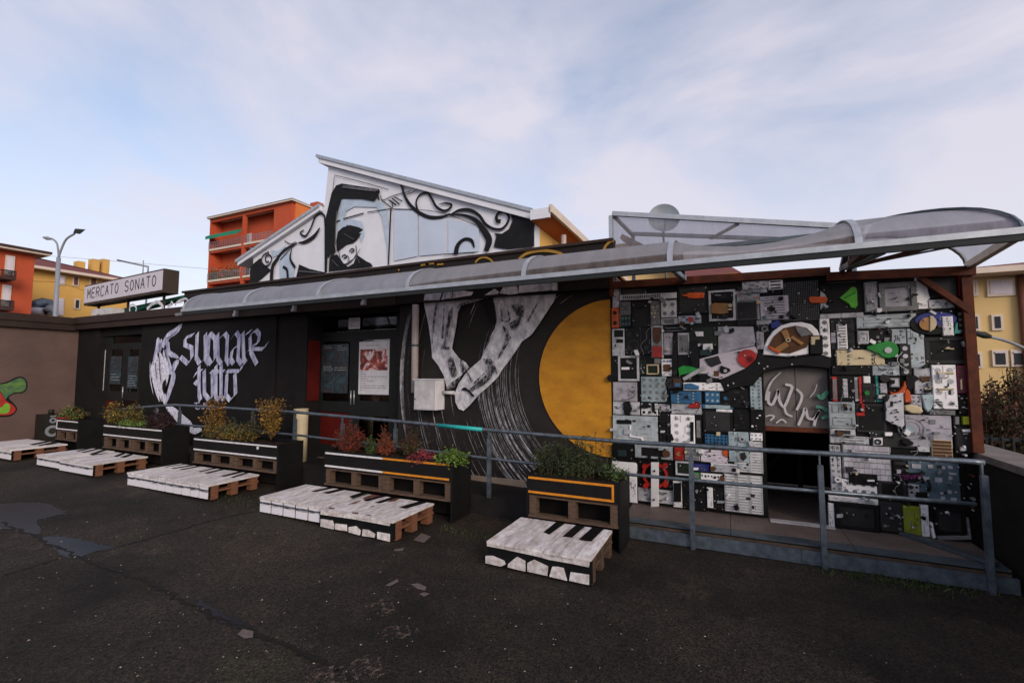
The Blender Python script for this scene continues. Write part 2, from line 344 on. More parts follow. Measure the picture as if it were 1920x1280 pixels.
    # poster prints ------------------------------------------------------------
    for nm, ca, cb, cc in (('print_red', (214,206,212), (170,66,44), (70,40,36)), ('print_teal', (54,74,82), (34,44,52), (66,58,60))):
        m = bpy.data.materials.new(nm); m.use_nodes = True; t = m.node_tree; b = t.nodes['Principled BSDF']; Lk = t.links.new
        tc = N(t, 'ShaderNodeTexCoord'); n = N(t, 'ShaderNodeTexNoise'); n.inputs['Scale'].default_value = 6; n.inputs['Detail'].default_value = 5; n.inputs['Distortion'].default_value = 1.5; Lk(tc.outputs['Object'], n.inputs[0])
        r = N(t, 'ShaderNodeValToRGB'); e = r.color_ramp.elements; e[0].position = .4; e[0].color = srgb(ca); e[1].position = .52; e[1].color = srgb(cb); k = e.new(.63); k.color = srgb(cc); Lk(n.outputs[0], r.inputs[0])
        Lk(r.outputs[0], b.inputs['Base Color']); b.inputs['Roughness'].default_value = .35; M[nm] = m
special()
YF = 5.65
# ================================================================== ground
xs = [-320,-120,-60,-30,-20,-16]+[-16+i*.5 for i in range(1, 29)]+[-2,3,8,20,60,320]; xs = sorted(set(xs))
ys = [-120,-30,-8,-2,0,2,3,4,5,6,8,12,20,60,320]
mb = MB(); mb.sheet([[(x, y, gz(max(x, -16))) for x in xs] for y in ys], sm=False)
struct(mb.build('ground', 'asphalt', loc=(0, 0, 0)))
def ground_patch(name, pts, m, lift=.004, sm=4):
    q = [PG(*p) for p in pts]
    if sm: q = [p+V((random.gauss(0,.012), random.gauss(0,.012), 0))*min(1.5, p.length*.12) for p in smooth_line([V(p) for p in q+[q[0]]], sm*3)[:-1]]
    mb = MB(); mb.add([(p.x, p.y, gz(p.x)+lift) for p in q], tess([(p.x, p.y) for p in q])); return struct(mb.build(name, m))
ground_patch('puddle', [(-60,950),(30,943),(80,943),(126,960),(100,968),(68,977),(78,996),(60,1003),(20,992),(-60,985)], 'wet')
ground_patch('puddle', [(75,1008),(115,1006),(165,1014),(195,1022),(220,1026),(180,1034),(140,1046),(110,1038)], 'wet')
ground_patch('puddle', [(375,1125),(420,1150),(470,1172),(445,1178),(400,1158),(368,1135)], 'wet')
def seam(pts, w, lift=.003):
    P = [p+V((random.gauss(0,.012), random.gauss(0,.012), 0)) for p in smooth_line([PG(*p) for p in pts], 14)]; mb = MB(); vs = []
    for i, p in enumerate(P):
        d = (P[min(i+1, len(P)-1)]-P[max(i-1, 0)]); d.z = 0; d.normalize(); r = V((-d.y, d.x, 0))*w/4*(.5+1.2*random.random())
        for s in (1, -1): q = p+r*s; vs.append((q.x, q.y, gz(q.x)+lift))
    mb.add(vs, [(2*i, 2*i+1, 2*i+3, 2*i+2) for i in range(len(P)-1)]); struct(mb.build('tar_seam', 'tar'))
mat('tar', (30,26,23), .7, .4, 6, .3)
seam([(225,1024),(270,1012),(330,995),(400,975),(480,958)], .05)
seam([(0,980),(70,1008),(150,1045),(260,1085),(370,1140),(470,1185),(570,1225),(640,1262),(700,1300)], .055, .0045)
seam([(0,1080),(60,1062),(115,1045)], .04)
mat('pale_stone', (104,92,88), .85, .4, 30, .4)

for pts in ([(770,1096),(784,1094),(800,1101),(797,1108),(783,1105)], [(785,1114),(796,1111),(806,1114),(795,1119)], [(455,1180),(475,1184),(474,1196),(458,1198),(445,1190)],
            [(790,1000),(808,1006),(795,1018),(775,1013)], [(738,1031),(758,1027),(755,1033),(740,1034)], [(722,1098),(745,1086),(748,1091),(730,1100)]):
    ground_patch('paving_stone', pts, 'pale_stone', .006, 0)
for pts in ([(570,1272),(600,1252),(640,1250),(672,1268),(665,1295),(585,1298)], [(650,1246),(690,1228),(722,1236),(730,1254),(705,1272),(668,1266)], [(692,1136),(715,1124),(742,1128),(745,1146),(715,1156)], [(705,1188),(740,1172),(778,1174),(782,1190),(738,1198)]):
    ground_patch('worn_gravel', pts, 'dry_gravel', .005)
# scattered crumbs, leaves and butts
mb = MB(); mat('crumb', (150,140,126), .8, .5, 20, island=.45)
for i in range(420):
    p = PG(random.uniform(0, 1850), random.uniform(930, 1278)); a = random.uniform(0, 6.3); l = random.uniform(.002, .006)*(1+p.length*.06); w = l*random.uniform(.25, .8)
    if p.y > 3.6: continue
    d = V((math.cos(a), math.sin(a), 0)); e = V((-d.y, d.x, 0)); z = V((0, 0, gz(p.x)+.004)); p = V((p.x, p.y, 0))+z
    mb.add([p-d*l-e*w, p+d*l-e*w, p+d*l+e*w, p-d*l+e*w, p+V((0,0,l*.7))], [(0,1,4),(1,2,4),(2,3,4),(3,0,4)])
o = mb.build('litter_crumbs', 'crumb', loc=(0, 0, 0)); stuff(o); tag(o, 'pale crumbs and leaf bits scattered over the dark asphalt yard', 'litter')
# ================================================================== market hall
def fx(px, Y=YF, y=700): return PY(px, y, Y).x
XL, XR = -14.2, fx(1147)
HALL = thing('market_hall', 'low market hall with black mural facade, white gable and brown side wing', 'building', (-7.5, 7, 0))
Xd1a, Xd1b, Xd2a, Xd2b = fx(183), fx(262), fx(571), fx(748)
YR = 6.0; YR1 = 5.74
def hp(name, m, *boxes):
    mb = MB()
    for b in boxes: mb.box(*b)
    return mb.build(name, m, HALL)
wz = 2.9
hp('side_wing_wall', 'brown_wall', (XL-.3, XL, -9, YF, 0, wz))
f = hp('side_wing_fascia', 'fascia_brown', (XL-.3, XL+.10, -9, YF-.12, 2.72, 2.86)); 
hp('side_wing_fascia', 'fascia_brown', (XL-.3, XL+.13, -9, YF-.155, 2.862, 3.02))
hp('front_wall', 'black_wall', (XL, Xd1a, YF, YF+.3, 0, wz))
hp('front_wall', 'black_wall', (Xd1b, fx(515), YF, YF+.3, 0, wz))
hp('pilaster', 'black_wall', (fx(515)+.001, Xd2a, YF+.03, YF+.3, 0, wz))
RW = hp('record_wall', 'record_black', (Xd2b, XR, YF, YF+.3, 0, wz))
hp('end_wall', 'fascia_brown', (XR-.3, XR, YF+.301, 16, 0, 3.0))
hp('recess_lintel', 'black_wall', (Xd1a, Xd1b, YF+.05, YF+.3, PY(225, 628, YF).z, wz)); hp('recess_lintel', 'black_wall', (Xd2a, Xd2b, YF+.05, YF+.3, PY(655, 586, YF).z, wz))
for q_ in ((Xd1a-.1, Xd1a), (Xd1b, Xd1b+.1), (Xd2b, Xd2b+.1), (Xd2a-.1, Xd2a)): hp('recess_reveal', 'black_wall', (*q_, YF+.301, YR+.6, 0, wz))
zr0, zr1 = PY(575, 752, YF).z, PY(575, 637, YF).z
hp('red_reveal_panel', 'red_door', (Xd2a+.001, Xd2a+.02, YF+.06, YR-.05, zr0, zr1))
hp('interior_room', 'room_brown', (XL, XR-.31, YR+2.2, YR+2.3, 0, 3), (XL, XR-.31, YR+.7, YR+2.2, .3, .36), (XL, XR-.31, YF+.3, YR+2.2, 2.9, 2.96))
hp('flat_roof', 'fascia_black', (XL-8, XR, YF-.05, 26, 2.965, 3.0))
xm = fx(748)
hp('front_fascia', 'fascia_brown', (XL+.1, xm, YF-.12, YF, 2.74, 2.868))
hp('front_fascia', 'fascia_brown', (XL+.13, xm, YF-.155, YF, 2.872, 3.03))
hp('front_fascia', 'fascia_black', (xm+.002, XR, YF-.10, YF, 2.745, 2.868))
hp('front_fascia', 'fascia_black', (xm+.002, XR, YF-.13, YF, 2.872, 3.03))
YPAR = 5.85
hp('parapet', 'fascia_black', (-10.4, XR, YPAR, YPAR+.12, 3.001, 3.40))
hp('parapet_cap', 'fascia_brown', (-10.45, XR, YPAR-.03, YPAR+.15, 3.401, 3.44))
hp('wall_base', 'step_tile', (Xd2b+.3, fx(985), YF-.05, YF-.001, .2, .305))
# --- doors
def door(px0, px1, ytop, ybot, Y, glass, rails, name='entrance_door'):
    x0, x1 = fx(px0, Y), fx(px1, Y); z1 = PY((px0+px1)/2, ytop, Y).z; z0 = PY((px0+px1)/2, ybot, Y).z
    g = [(fx(a, Y), fx(b, Y), PY((a+b)/2, d, Y).z, PY((a+b)/2, c, Y).z) for a, c, b, d in glass]
    # frame: full slab minus panes, cut on a grid
    X = sorted(set([x0, x1]+[v for q in g for v in q[:2]])); Z = sorted(set([z0, z1]+[v for q in g for v in q[2:]]))
    mb = MB()
    for i in range(len(X)-1):
        for j in range(len(Z)-1):
            cx, cz = (X[i]+X[i+1])/2, (Z[j]+Z[j+1])/2
            if any(q[0] < cx < q[1] and q[2] < cz < q[3] for q in g): continue
            mb.box(X[i], X[i+1], Y, Y+.06, Z[j], Z[j+1])
    D = mb.build(name, 'door_frame', HALL)
    for k, q in enumerate(g):
        MB().box(q[0]-.005, q[1]+.005, Y+.025, Y+.032, q[2]-.005, q[3]+.005).build('pane', 'glass' if k not in rails else rails[k], D)
    return D
D1 = door(183, 268, 617, 796, YR1, [(206,622,262,643), (206,655,228,733), (240,655,259,735), (184,655,196,732), (184,747,194,790), (200,750,225,792), (232,750,259,792)], {3: 'dirty_white', 4: 'dirty_white', 5: 'red_door'})
D2 = door(587, 750, 580, 862, YR, [(600,590,742,620), (604,640,655,752), (674,636,730,752), (601,772,655,834), (673,780,730,834)], {3: 'red_door'})
hp('curtain_lining', 'red_door', (fx(600,YR+.07), fx(734,YR+.07), YR+.07, YR+.08, PY(660, 754, YR).z, PY(660, 634, YR).z)); hp('curtain_lining', 'red_door', (fx(200,YR1+.08), fx(262,YR1+.08), YR1+.07, YR1+.08, PY(230, 668, YR1).z, PY(230, 648, YR1).z))
for a, b, y in ((661,663,745), (667,669,745)):
    q = PY(a, y, YR); MB().tube([(q.x, YR-.04, q.z-.12), (q.x, YR-.04, q.z+.12)], .012).build('handle', 'alu', D2)
q = PY(234, 735, YR1); MB().tube([(q.x, YR1-.04, q.z-.12), (q.x, YR1-.04, q.z+.12)], .012).build('handle', 'alu', D1)
q = PY(655, 834, YR-.03); 
# step under the double door
hp('door_step', 'step_tile', (Xd2a-.05, Xd2b+.05, 5.36, YR+.4, .2, PY(620, 858, YR).z-.005))
hp('door_step', 'ramp_black', (Xd1a-.05, Xd1b+.05, 5.40, YR+.4, .2, PY(225, 800, YR).z-.005))
# --- "suonare tutto" wall painting
z5 = zf(250, 560, 4.0); W = 30
for letter in ([[(450,270),(392,292),(388,345),(440,368),(442,440),(412,488),(355,435)]], [[(482,258),(474,440),(500,487),(538,445)], [(543,262),(543,450),(572,492)]], [[(572,262),(560,440),(586,490),(618,445),(616,300),(580,258)]],
          [[(636,262),(638,450),(664,490)], [(648,300),(690,258),(710,290),(702,450),(724,492)]], [[(738,300),(776,250),(798,285),(790,450),(816,492)], [(788,350),(748,382),(736,450),(757,488)]],
          [[(828,250),(834,450),(850,478)], [(846,270),(888,240)]], [[(880,285),(888,400),(932,490)], [(886,268),(926,235),(952,268),(944,330),(902,352)], [(850,408),(880,376),(984,376),(1014,330)]],
          [[(500,505),(502,720),(512,762)], [(468,580),(484,545),(520,540)], [(492,640),(470,620)]], [[(540,535),(542,712),(578,757),(602,722)], [(602,540),(604,735)]], [[(628,500),(628,735),(650,762)], [(590,545),(650,545)]], [[(668,498),(668,735),(690,758)], [(650,545),(690,545)]],
          [[(712,560),(704,720),(738,762),(768,720),(762,560)], [(700,542),(800,542),(822,495)]]):
    mb = MB()
    for s in letter: nib(mb, s, W, YF, z5, 38)
    mb.build('blackletter_letter', 'brush_lilac', HALL)
mb = MB()
for s in ([(458,782),(500,778)], [(478,780),(470,820),(490,828)], [(500,800),(498,825)], [(508,798),(520,825)], [(530,780),(530,828)], [(530,782),(556,800),(530,828)], [(566,800),(566,826),(580,826)], [(590,798),(588,828)], [(600,800),(600,826)]):
    nib(mb, s, 8, YF, z5, 38)
mb.build('small_lettering', 'brush_lilac', HALL); mb = MB()
for s, w in (([(370,186),(330,236),(268,278),(236,330),(226,372)], [16,30,32,30,26]), ([(190,290),(188,340),(176,400),(152,480)], [22,28,26,16]), ([(215,300),(206,360),(196,410)], [14,22,18]), ([(264,316),(262,350),(272,400),(304,425),(344,440)], [24,26,24,24,16]),
             ([(346,462),(318,494),(300,540)], [18,32,26]), ([(236,378),(250,440),(272,520),(296,560)], [30,36,40,26]), ([(306,540),(302,600),(276,690),(246,785)], [20,34,28,18])):
    paint_stroke(mb, s, w, YF, z5, 5, .1)
mb.build('painted_hand', 'brush_lilac', HALL); mb = MB()
for s, w in (([(150,470),(148,540),(168,640),(200,770)], [10,26,26,14]), ([(178,410),(176,520),(196,650),(216,770)], [28,36,30,12]), ([(205,400),(218,520),(226,640),(226,770)], [30,44,34,14]), ([(240,440),(250,560),(246,660)], [30,44,14]), ([(236,700),(240,740),(236,790)], [10,22,12]),
             ([(240,790),(310,850),(385,925),(455,962)], [20,40,50,30]), ([(425,985),(470,990),(520,975)], [16,30,12]), ([(250,800),(300,840)], [8,26]), ([(180,800),(190,840)], [4,10]), ([(132,470),(134,600),(156,720)], [3,6,3])):
    paint_stroke(mb, s, w, YF, z5, 5, .12)
mb.build('painted_palm', 'dry_lilac', HALL); mb = MB()
for s, w in (([(250,300),(280,285),(340,235)], 4), ([(205,330),(202,400)], 5), ([(245,340),(240,380),(262,470)], 6), ([(250,600),(236,650),(238,720)], [8,26,8]), ([(200,420),(205,540),(215,640)], 5), ([(170,480),(180,600)], 6), ([(300,440),(330,452)], 6)):
    paint_stroke(mb, s, w, YF-.026, z5, 5, .2)
mb.build('hand_shading', 'mural_black', HALL)
# --- the record with its yellow label and the hand holding it
cl = PY(1012, 712, YF); c_top = PY(1146, 561, YF).z; c_bot = PY(1146, 857, YF).z
zc = (c_top+c_bot)/2; hh = (c_top-c_bot)/2; dd = XR-.003-cl.x          # chord: (R-?)  solve circle through left point and chord
R = (dd*dd+hh*hh)/(2*dd); xc = cl.x+R
def arc_pts(r, a0, a1, n=40):
    return [(xc+r*math.cos(math.radians(a0+(a1-a0)*i/n)), zc+r*math.sin(math.radians(a0+(a1-a0)*i/n))) for i in range(n+1)]
def clip(p): return p[0] < XR-.002 and .16 < p[1] < 2.74
q = [p for p in arc_pts(R, 60, 300, 80) if p[0] < XR-.003]; y = lay(YF)
mb = MB(); q = [(XR-.003, q[0][1])]+q+[(XR-.003, q[-1][1])]; mb.add([(x, y, z) for x, z in q], tess(q)); mb.build('record_label', 'label_yellow', HALL)
mb = MB(); rnd = random.Random(3)
Ro = xc-fx(750)
def groove(r, a0, a1, w):
    P = [p for p in arc_pts(r, a0, a1, 26) if clip(p) and p[0] > Xd2b+.01]
    if len(P) < 4: return
    y = lay(YF); vs = []; n = len(P)
    for i, p in enumerate(P):
        d = V((xc-p[0], zc-p[1])).normalized()*w*math.sin(math.pi*(i+.2)/(n-.6)); vs += [(p[0]-d.x, y, p[1]-d.y), (p[0]+d.x, y, p[1]+d.y)]
    mb.add(vs, [(2*i, 2*i+1, 2*i+3, 2*i+2) for i in range(n-1)])
for i in range(120):
    r = rnd.uniform(R+.42, Ro-.2) if i % 3 else rnd.uniform(R+.42, R+1.0); a = rnd.choice([rnd.uniform(178, 236)]*3+[rnd.uniform(120, 160)]); L_ = rnd.uniform(5, 26); groove(r, a, a+L_, rnd.choice([.002, .003, .003, .004, .008]))
for r, a, b, w in ((R+.30,118,131,.006),(R+.36,112,128,.005),(R+.2,115,126,.004),(R+.62,196,240,.014),(R+.68,192,236,.012),(R+.5,200,235,.01),(R+.85,205,240,.012),(R+.95,206,238,.008)): groove(r, a, b, w)
for k in range(26): groove(R+.30+.024*k+rnd.uniform(0,.02), rnd.uniform(125, 190), rnd.uniform(215, 243), .0022)
for k in range(6): groove(Ro-.02-.012*k, 150+k*3, 200-k*2, .006-.0006*k)
mb.build('record_grooves', 'groove_white', HALL); mb = MB()
for k in range(12): groove(R+.45+.11*k, rnd.uniform(188, 198), rnd.uniform(226, 242), rnd.uniform(.010, .024))
for k in range(5): groove(Ro-.06-.09*k, rnd.uniform(140, 150), rnd.uniform(195, 215), .02)
mb.build('brushed_grooves', 'dry_grey', HALL)
z7 = zf(740, 500, 3.2); mb = MB(); YH = YF-.027
paint_poly(mb, [(174,207),(205,350),(222,480),(226,545),(262,590),(295,650),(318,738),(362,720),(410,640),(448,602),(430,575),(392,552),(365,518),(345,490),(355,440),(372,350),(381,272),(402,232),(470,214),(540,192),(545,182)], YH, z7)
paint_poly(mb, [(545,188),(970,163),(958,205),(920,262),(870,340),(822,408),(765,448),(732,500),(690,560),(645,618),(622,660),(560,720),(502,770),(452,830),(415,863),(385,852),(366,812),(362,760),(385,700),(440,622),(518,556),(542,500),(572,420),(602,370),(614,320),(600,262),(588,205)], YH, z7, 0)
mb.build('painted_hand', 'brush_white', HALL)
YFa = YF-.105; mb = MB()                                    # the same hand runs on over the fascia
for p in ([(176,203),(192,118),(300,116),(270,200)], [(280,199),(310,112),(330,112),(330,190)], [(350,190),(352,125),(385,118),(400,140),(450,150),(475,150),(462,172),(420,178)], [(540,172),(600,132),(628,150),(620,165)], [(630,160),(655,120),(735,112),(745,160),(690,168)], [(745,158),(748,100),(820,90),(830,60),(945,52),(962,90),(965,140)]):
    mb = MB(); paint_poly(mb, p, YFa if min(b for a, b in p) > 108 else YFa-.03, z7); mb.build('painted_wrist', 'brush_white', HALL)
mb = MB()
mb2 = MB()
for p in ([(540,200),(590,190),(612,318),(585,345),(565,300),(552,240)], [(400,738),(425,722),(478,770),(466,778),(440,748)], [(318,712),(402,650),(420,632),(360,722),(320,735)], [(320,560),(345,540),(370,600),(372,650),(350,665),(330,620)], [(395,560),(405,555),(420,600),(412,640),(400,600)],
          [(700,230),(760,225),(782,262),(770,300),(735,290)], [(690,340),(760,300),(740,360),(705,385)], [(530,552),(580,552),(602,590),(600,625),(560,690),(470,745),(450,735),(545,650),(560,600)]):
    if p[0] not in ((540,200), (400,738)): paint_poly(mb2, p, YH-.027, z7, 3)
    else: mb = MB(); paint_poly(mb, p, YH-.027, z7, 3); mb.build('hand_shading', 'mural_black', HALL)
for s, w in (([(255,215),(235,360),(228,480)], [10,8,4]), ([(350,240),(325,340),(310,440),(300,480)], [20,14,10,14]), ([(285,480),(330,490)], [14,8]), ([(372,245),(420,228),(500,200)], [10,16,6]), ([(680,255),(690,320),(660,330)], [6,10,4]), ([(650,350),(680,430),(620,560)], [8,16,6]), ([(560,560),(600,600),(620,650)], [10,8,6]), ([(585,345),(572,420),(545,500)], [10,12,6])):
    paint_stroke(mb2, s, [v*1.5 for v in w], YH-.027, z7, 5, .15)
for s in ([(300,250),(290,430)], [(420,600),(470,690)], [(700,420),(640,520)], [(780,250),(740,330)], [(860,220),(800,330)], [(640,220),(650,330)], [(560,620),(480,700)]): paint_stroke(mb2, s, [18,24], YH-.027, z7, 5, .3)
mb2.build('brushed_shading', 'dry_black', HALL)
# --- creature on the side wing wall
def wing(x, y):
    p = PX(x, y, XL); return p.y, p.z
z4 = zf(0, 560, 4.0)
def wing_poly(pts, m, k, name):
    q = [wing(*z4(*p)) for p in pts]; q = [(p.x, p.y) for p in smooth_line([V(a) for a in q+[q[0]]], 4)][:-1]
    MB().add([(XL+.002+.001*k, a, b) for a, b in q], tess(q)).build(name, m, HALL)
mat('mural_green', (96,128,52), .7, .3, 8, col2=(50,84,70)); mat('mural_red', (170,44,38), .7, .3, 6); mat('mural_lime', (120,170,50), .7, .2, 6)
wing_poly([(-60,620),(0,632),(60,618),(110,592),(165,584),(202,620),(202,675),(165,708),(110,712),(66,742),(104,785),(128,830),(84,878),(0,886),(-60,880)], 'mural_black', 0, 'painted_outline')
wing_poly([(-60,640),(0,642),(60,630),(112,604),(160,594),(192,622),(192,670),(160,698),(108,702),(58,732),(38,752),(0,690),(-60,680)], 'mural_green', 1, 'painted_arm')
wing_poly([(-60,690),(0,700),(40,760),(96,796),(116,832),(80,866),(0,874),(-60,870)], 'mural_red', 2, 'painted_cap')
wing_poly([(-40,820),(10,812),(45,782),(74,802),(64,848),(20,862),(-40,850)], 'mural_lime', 3, 'painted_spot')
# --- parapet graffiti
mb = MB(); z3 = zf(740, 320, 4.571)
for s, w in (([(695,790),(730,755),(775,745),(820,760),(850,790)], 14), ([(1070,760),(1130,715),(1230,690),(1330,690),(1430,715),(1470,760)], 22), ([(1790,700),(1810,650),(1850,610),(1880,600)], 22), ([(230,812),(270,806)], 12), ([(300,800),(345,796)], 12), ([(370,806),(425,802)], 12), ([(40,845),(46,860)], 10)):
    mb = MB(); paint_stroke(mb, s, w, YPAR, z3, 5); mb.build('yellow_graffiti', 'yellow_paint', HALL)
mb = MB(); z1 = zf(0, 380, 4.0)
for s, w in (([(980,815),(985,775),(1010,765),(1030,790),(1025,820)], 8), ([(1110,800),(1150,760),(1195,745),(1225,775),(1230,800)], 14), ([(1265,780),(1300,760),(1290,745)], 14), ([(1320,770),(1345,740),(1400,720),(1420,740)], 9), ([(1330,750),(1380,745)], 8)):
    mb = MB(); paint_stroke(mb, s, w, YPAR, z1, 5); mb.build('white_graffiti', 'brush_white', HALL)
# --- gable hall
YG = 8.0
def g(px, py): p = PY(px, py, YG); return (p.x, p.z)
gx = g(1003, 460)[0]; gl = g(474, 510)[0]
_a, _b = g(452, 492), g(606, 388); _s = (_b[1]-_a[1])/(_b[0]-_a[0]); _w = g(607, 402)[0]
gp = [(gl, 2.98), (gl, _a[1]+_s*(gl-_a[0])-.112), (_w, _b[1]-.112), g(616, 312), (gx, g(1003, 412)[1]), (gx, 2.98)]
MB().prism([(x, YG, z) for x, z in gp], (0, .25, 0)).build('gable_wall', 'white_gable', HALL)
def slope_slab(name, a, b, t, m, y0=YG-.10, y1=27):   # slab whose top edge runs a->b, thickness t downwards
    (x0, za), (x1, zb) = a, b
    return MB().hexa([(x0,y0,za-t),(x1,y0,zb-t),(x1,y1,zb-t),(x0,y1,za-t),(x0,y0,za),(x1,y0,zb),(x1,y1,zb),(x0,y1,za)]).build(name, m, HALL)
a, b = g(452, 492), g(606, 388); r1 = slope_slab('lower_roof', a, b, .11, 'white_gable')
MB().hexa([(a[0]-.06,YG-.13,a[1]-.03),(b[0]-.02,YG-.13,b[1]-.03),(b[0]-.02,27,b[1]-.03),(a[0]-.06,27,a[1]-.03),(a[0]-.06,YG-.13,a[1]+.05),(b[0]-.02,YG-.13,b[1]+.05),(b[0]-.02,27,b[1]+.05),(a[0]-.06,27,a[1]+.05)]).build('edge_trim', 'alu', r1)
a, b = g(603, 298), g(1003, 402); r2 = slope_slab('upper_roof', a, b, .13, 'white_gable')
MB().hexa([(a[0]-.06,YG-.13,a[1]+.003),(b[0],YG-.13,b[1]+.003),(b[0],27,b[1]+.003),(a[0]-.06,27,a[1]+.003),(a[0]-.06,YG-.13,a[1]+.08),(b[0],YG-.13,b[1]+.08),(b[0],27,b[1]+.08),(a[0]-.06,27,a[1]+.08)]).build('edge_trim', 'alu', r2)
hp('clerestory_wall', 'white_gable', (g(607, 402)[0], g(607, 402)[0]+.15, YG+.251, 26, 5.0, g(616, 322)[1]))
hp('hall_side_wall', 'yellow_house', (gx-.25, gx, YG+.251, 26, 2.98, g(1003, 412)[1]-.02))
hp('hall_side_wall', 'cream_house', (gl, gl+.2, YG+.251, 26, 2.98, g(474, 512)[1]-.03))
ge = g(1037, 396)
e = MB().hexa([(gx+.005,YG-.2,ge[1]-.2),(ge[0],YG-.2,ge[1]-.06),(ge[0],26,ge[1]-.06),(gx+.005,26,ge[1]-.2),(gx+.005,YG-.2,ge[1]-.06),(ge[0],YG-.2,ge[1]+.02),(ge[0],26,ge[1]+.02),(gx+.005,26,ge[1]-.06)]).build('side_eave', 'sunlit_orange', HALL)  # the orange light on the eave's underside is painted into its colour
MB().box(gx+.005, ge[0]+.02, YG-.24, YG-.202, ge[1]-.19, ge[1]+.0).build('eave_end', 'white_gable', e)
MB().box(ge[0]+.002, ge[0]+.06, YG-.24, 26, ge[1]-.1, ge[1]+.05).build('gutter', 'trim_cream', e)
MB().tube([(ge[0]-.1,YG+.9,ge[1]-.2),(ge[0]-.1,YG+.9,ge[1]-.45),(gx+.1,YG+.9,ge[1]-.7),(gx+.1,YG+.9,3.0)], .06).build('downpipe', 'pipe_grey', HALL)
# gable mural
z2 = zf(370, 270, 4.74)
mb = MB(); paint_poly(mb, [(1290,490),(1470,490),(1585,515),(1645,520),(1695,600),(1712,800),(1700,1065),(1688,900),(1645,650),(1600,565),(1400,560),(1330,600),(1310,680),(1250,800),(1258,600)], YG, z2); mb.build('blue_wash', 'pale_blue', HALL)
mb = MB(); paint_poly(mb, [(740,1195),(735,1000),(820,960),(872,1100),(862,1188)], YG, z2); mb.build('blue_wash', 'pale_blue', HALL)
mb = MB(); paint_poly(mb, [(660,940),(720,955),(800,900),(740,980),(680,1010)], YG, z2); mb.build('blue_wash', 'pale_blue', HALL)
mb = MB(); paint_poly(mb, [(1270,700),(1380,670),(1470,690),(1490,800),(1460,880),(1440,760),(1340,720),(1260,800)], YG, z2); mb.build('blue_wash', 'pale_blue', HALL)
mat('panel_blue', (186,198,218), .6, .12, 2)
for q_ in ([(0,335),(180,340),(203,350),(203,735),(0,775)], [(215,355),(445,408),(445,712),(215,733)], [(465,415),(690,472),(728,505),(728,695),(465,712)]):
    mb = MB(); paint_poly(mb, q_, YG, z3); mb.build('gable_panel', 'panel_blue', HALL)
mb = MB(); YG1 = YG-.027
paint_poly(mb, [(1138,1148),(1138,700),(1165,590),(1200,440),(1240,372),(1290,355),(1622,405),(1632,430),(1580,512),(1470,490),(1292,485),(1256,600),(1236,720),(1228,900),(1240,960),(1200,985),(1165,1005),(1160,1142)], YG1, z2)
paint_poly(mb, [(1240,950),(1235,860),(1250,780),(1290,742),(1360,720),(1440,742),(1475,762),(1430,800),(1462,792),(1420,850),(1385,878),(1330,890),(1262,942)], YG1, z2)
paint_poly(mb, [(1168,1132),(1175,1010),(1200,990),(1245,980),(1290,1060),(1340,1090),(1390,1060),(1420,985),(1500,1040),(1542,1060),(1562,1088),(1300,1118)], YG1, z2)
paint_poly(mb, [(467,1130),(478,1082),(560,1012),(585,1060),(655,1120),(560,1205),(470,1262)], YG1, z2)
paint_poly(mb, [(878,1185),(905,1070),(1000,1110),(1132,1140),(1132,1155)], YG1, z2)
paint_poly(mb, [(988,347),(1160,402),(1196,445),(1196,650),(960,672),(850,655),(872,560),(852,536),(920,540),(980,500),(1010,430)], YG1, z3)
for s, w in (([(1255,940),(1275,1030),(1320,1072),(1380,1030),(1415,970),(1410,900)], 6), ([(1285,1000),(1310,985),(1330,1005),(1300,1015)], 9), ([(1350,955),(1375,930),(1395,945),(1365,965)], 9), ([(1335,985),(1352,1030),(1335,1035)], 5), ([(1255,1090),(1330,1060),(1400,1010),(1450,930)], [3,6,6,3]), ([(1722,575),(1712,800),(1700,1075)], 12), ([(1130,722),(1272,680)], 9), ([(1300,666),(1480,616)], 8), ([(1512,608),(1720,576)], 6), ([(1720,579),(1900,582)], 5), ([(1225,278),(1450,335),(1700,405)], 4), ([(1222,278),(1205,430)], 4),
             ([(1630,460),(1650,500),(1720,470),(1780,450),(1896,420)], 6), ([(1640,500),(1700,545),(1735,570),(1730,520),(1700,500)], 7), ([(1710,500),(1770,545)], 10), ([(1730,480),(1800,540)], 9), ([(1750,470),(1825,510)], 8), ([(1600,440),(1620,500)], 12),
             ([(1135,705),(1132,640),(1090,615),(1050,650),(1010,750),(960,820),(918,790),(950,765)], [8,14,14,14,14,14,12,8]), ([(1092,745),(1040,820),(960,870),(898,878)], [10,26,22,6]), ([(640,1042),(618,1050),(608,1010),(640,985),(665,1020),(640,1072),(600,1082),(572,1040),(590,990),(640,960)], 10), ([(660,1235),(670,1100),(700,1040),(760,960),(830,910),(892,880)], [30,28,24,18,14,8]), ([(808,1200),(800,1120),(765,1090)], 18), ([(872,1100),(830,1020),(842,930)], [20,16,6]), ([(780,860),(830,890),(880,870)], 6), ([(740,1030),(860,900)], 6)):
    paint_stroke(mb, s, w, YG1, z2)
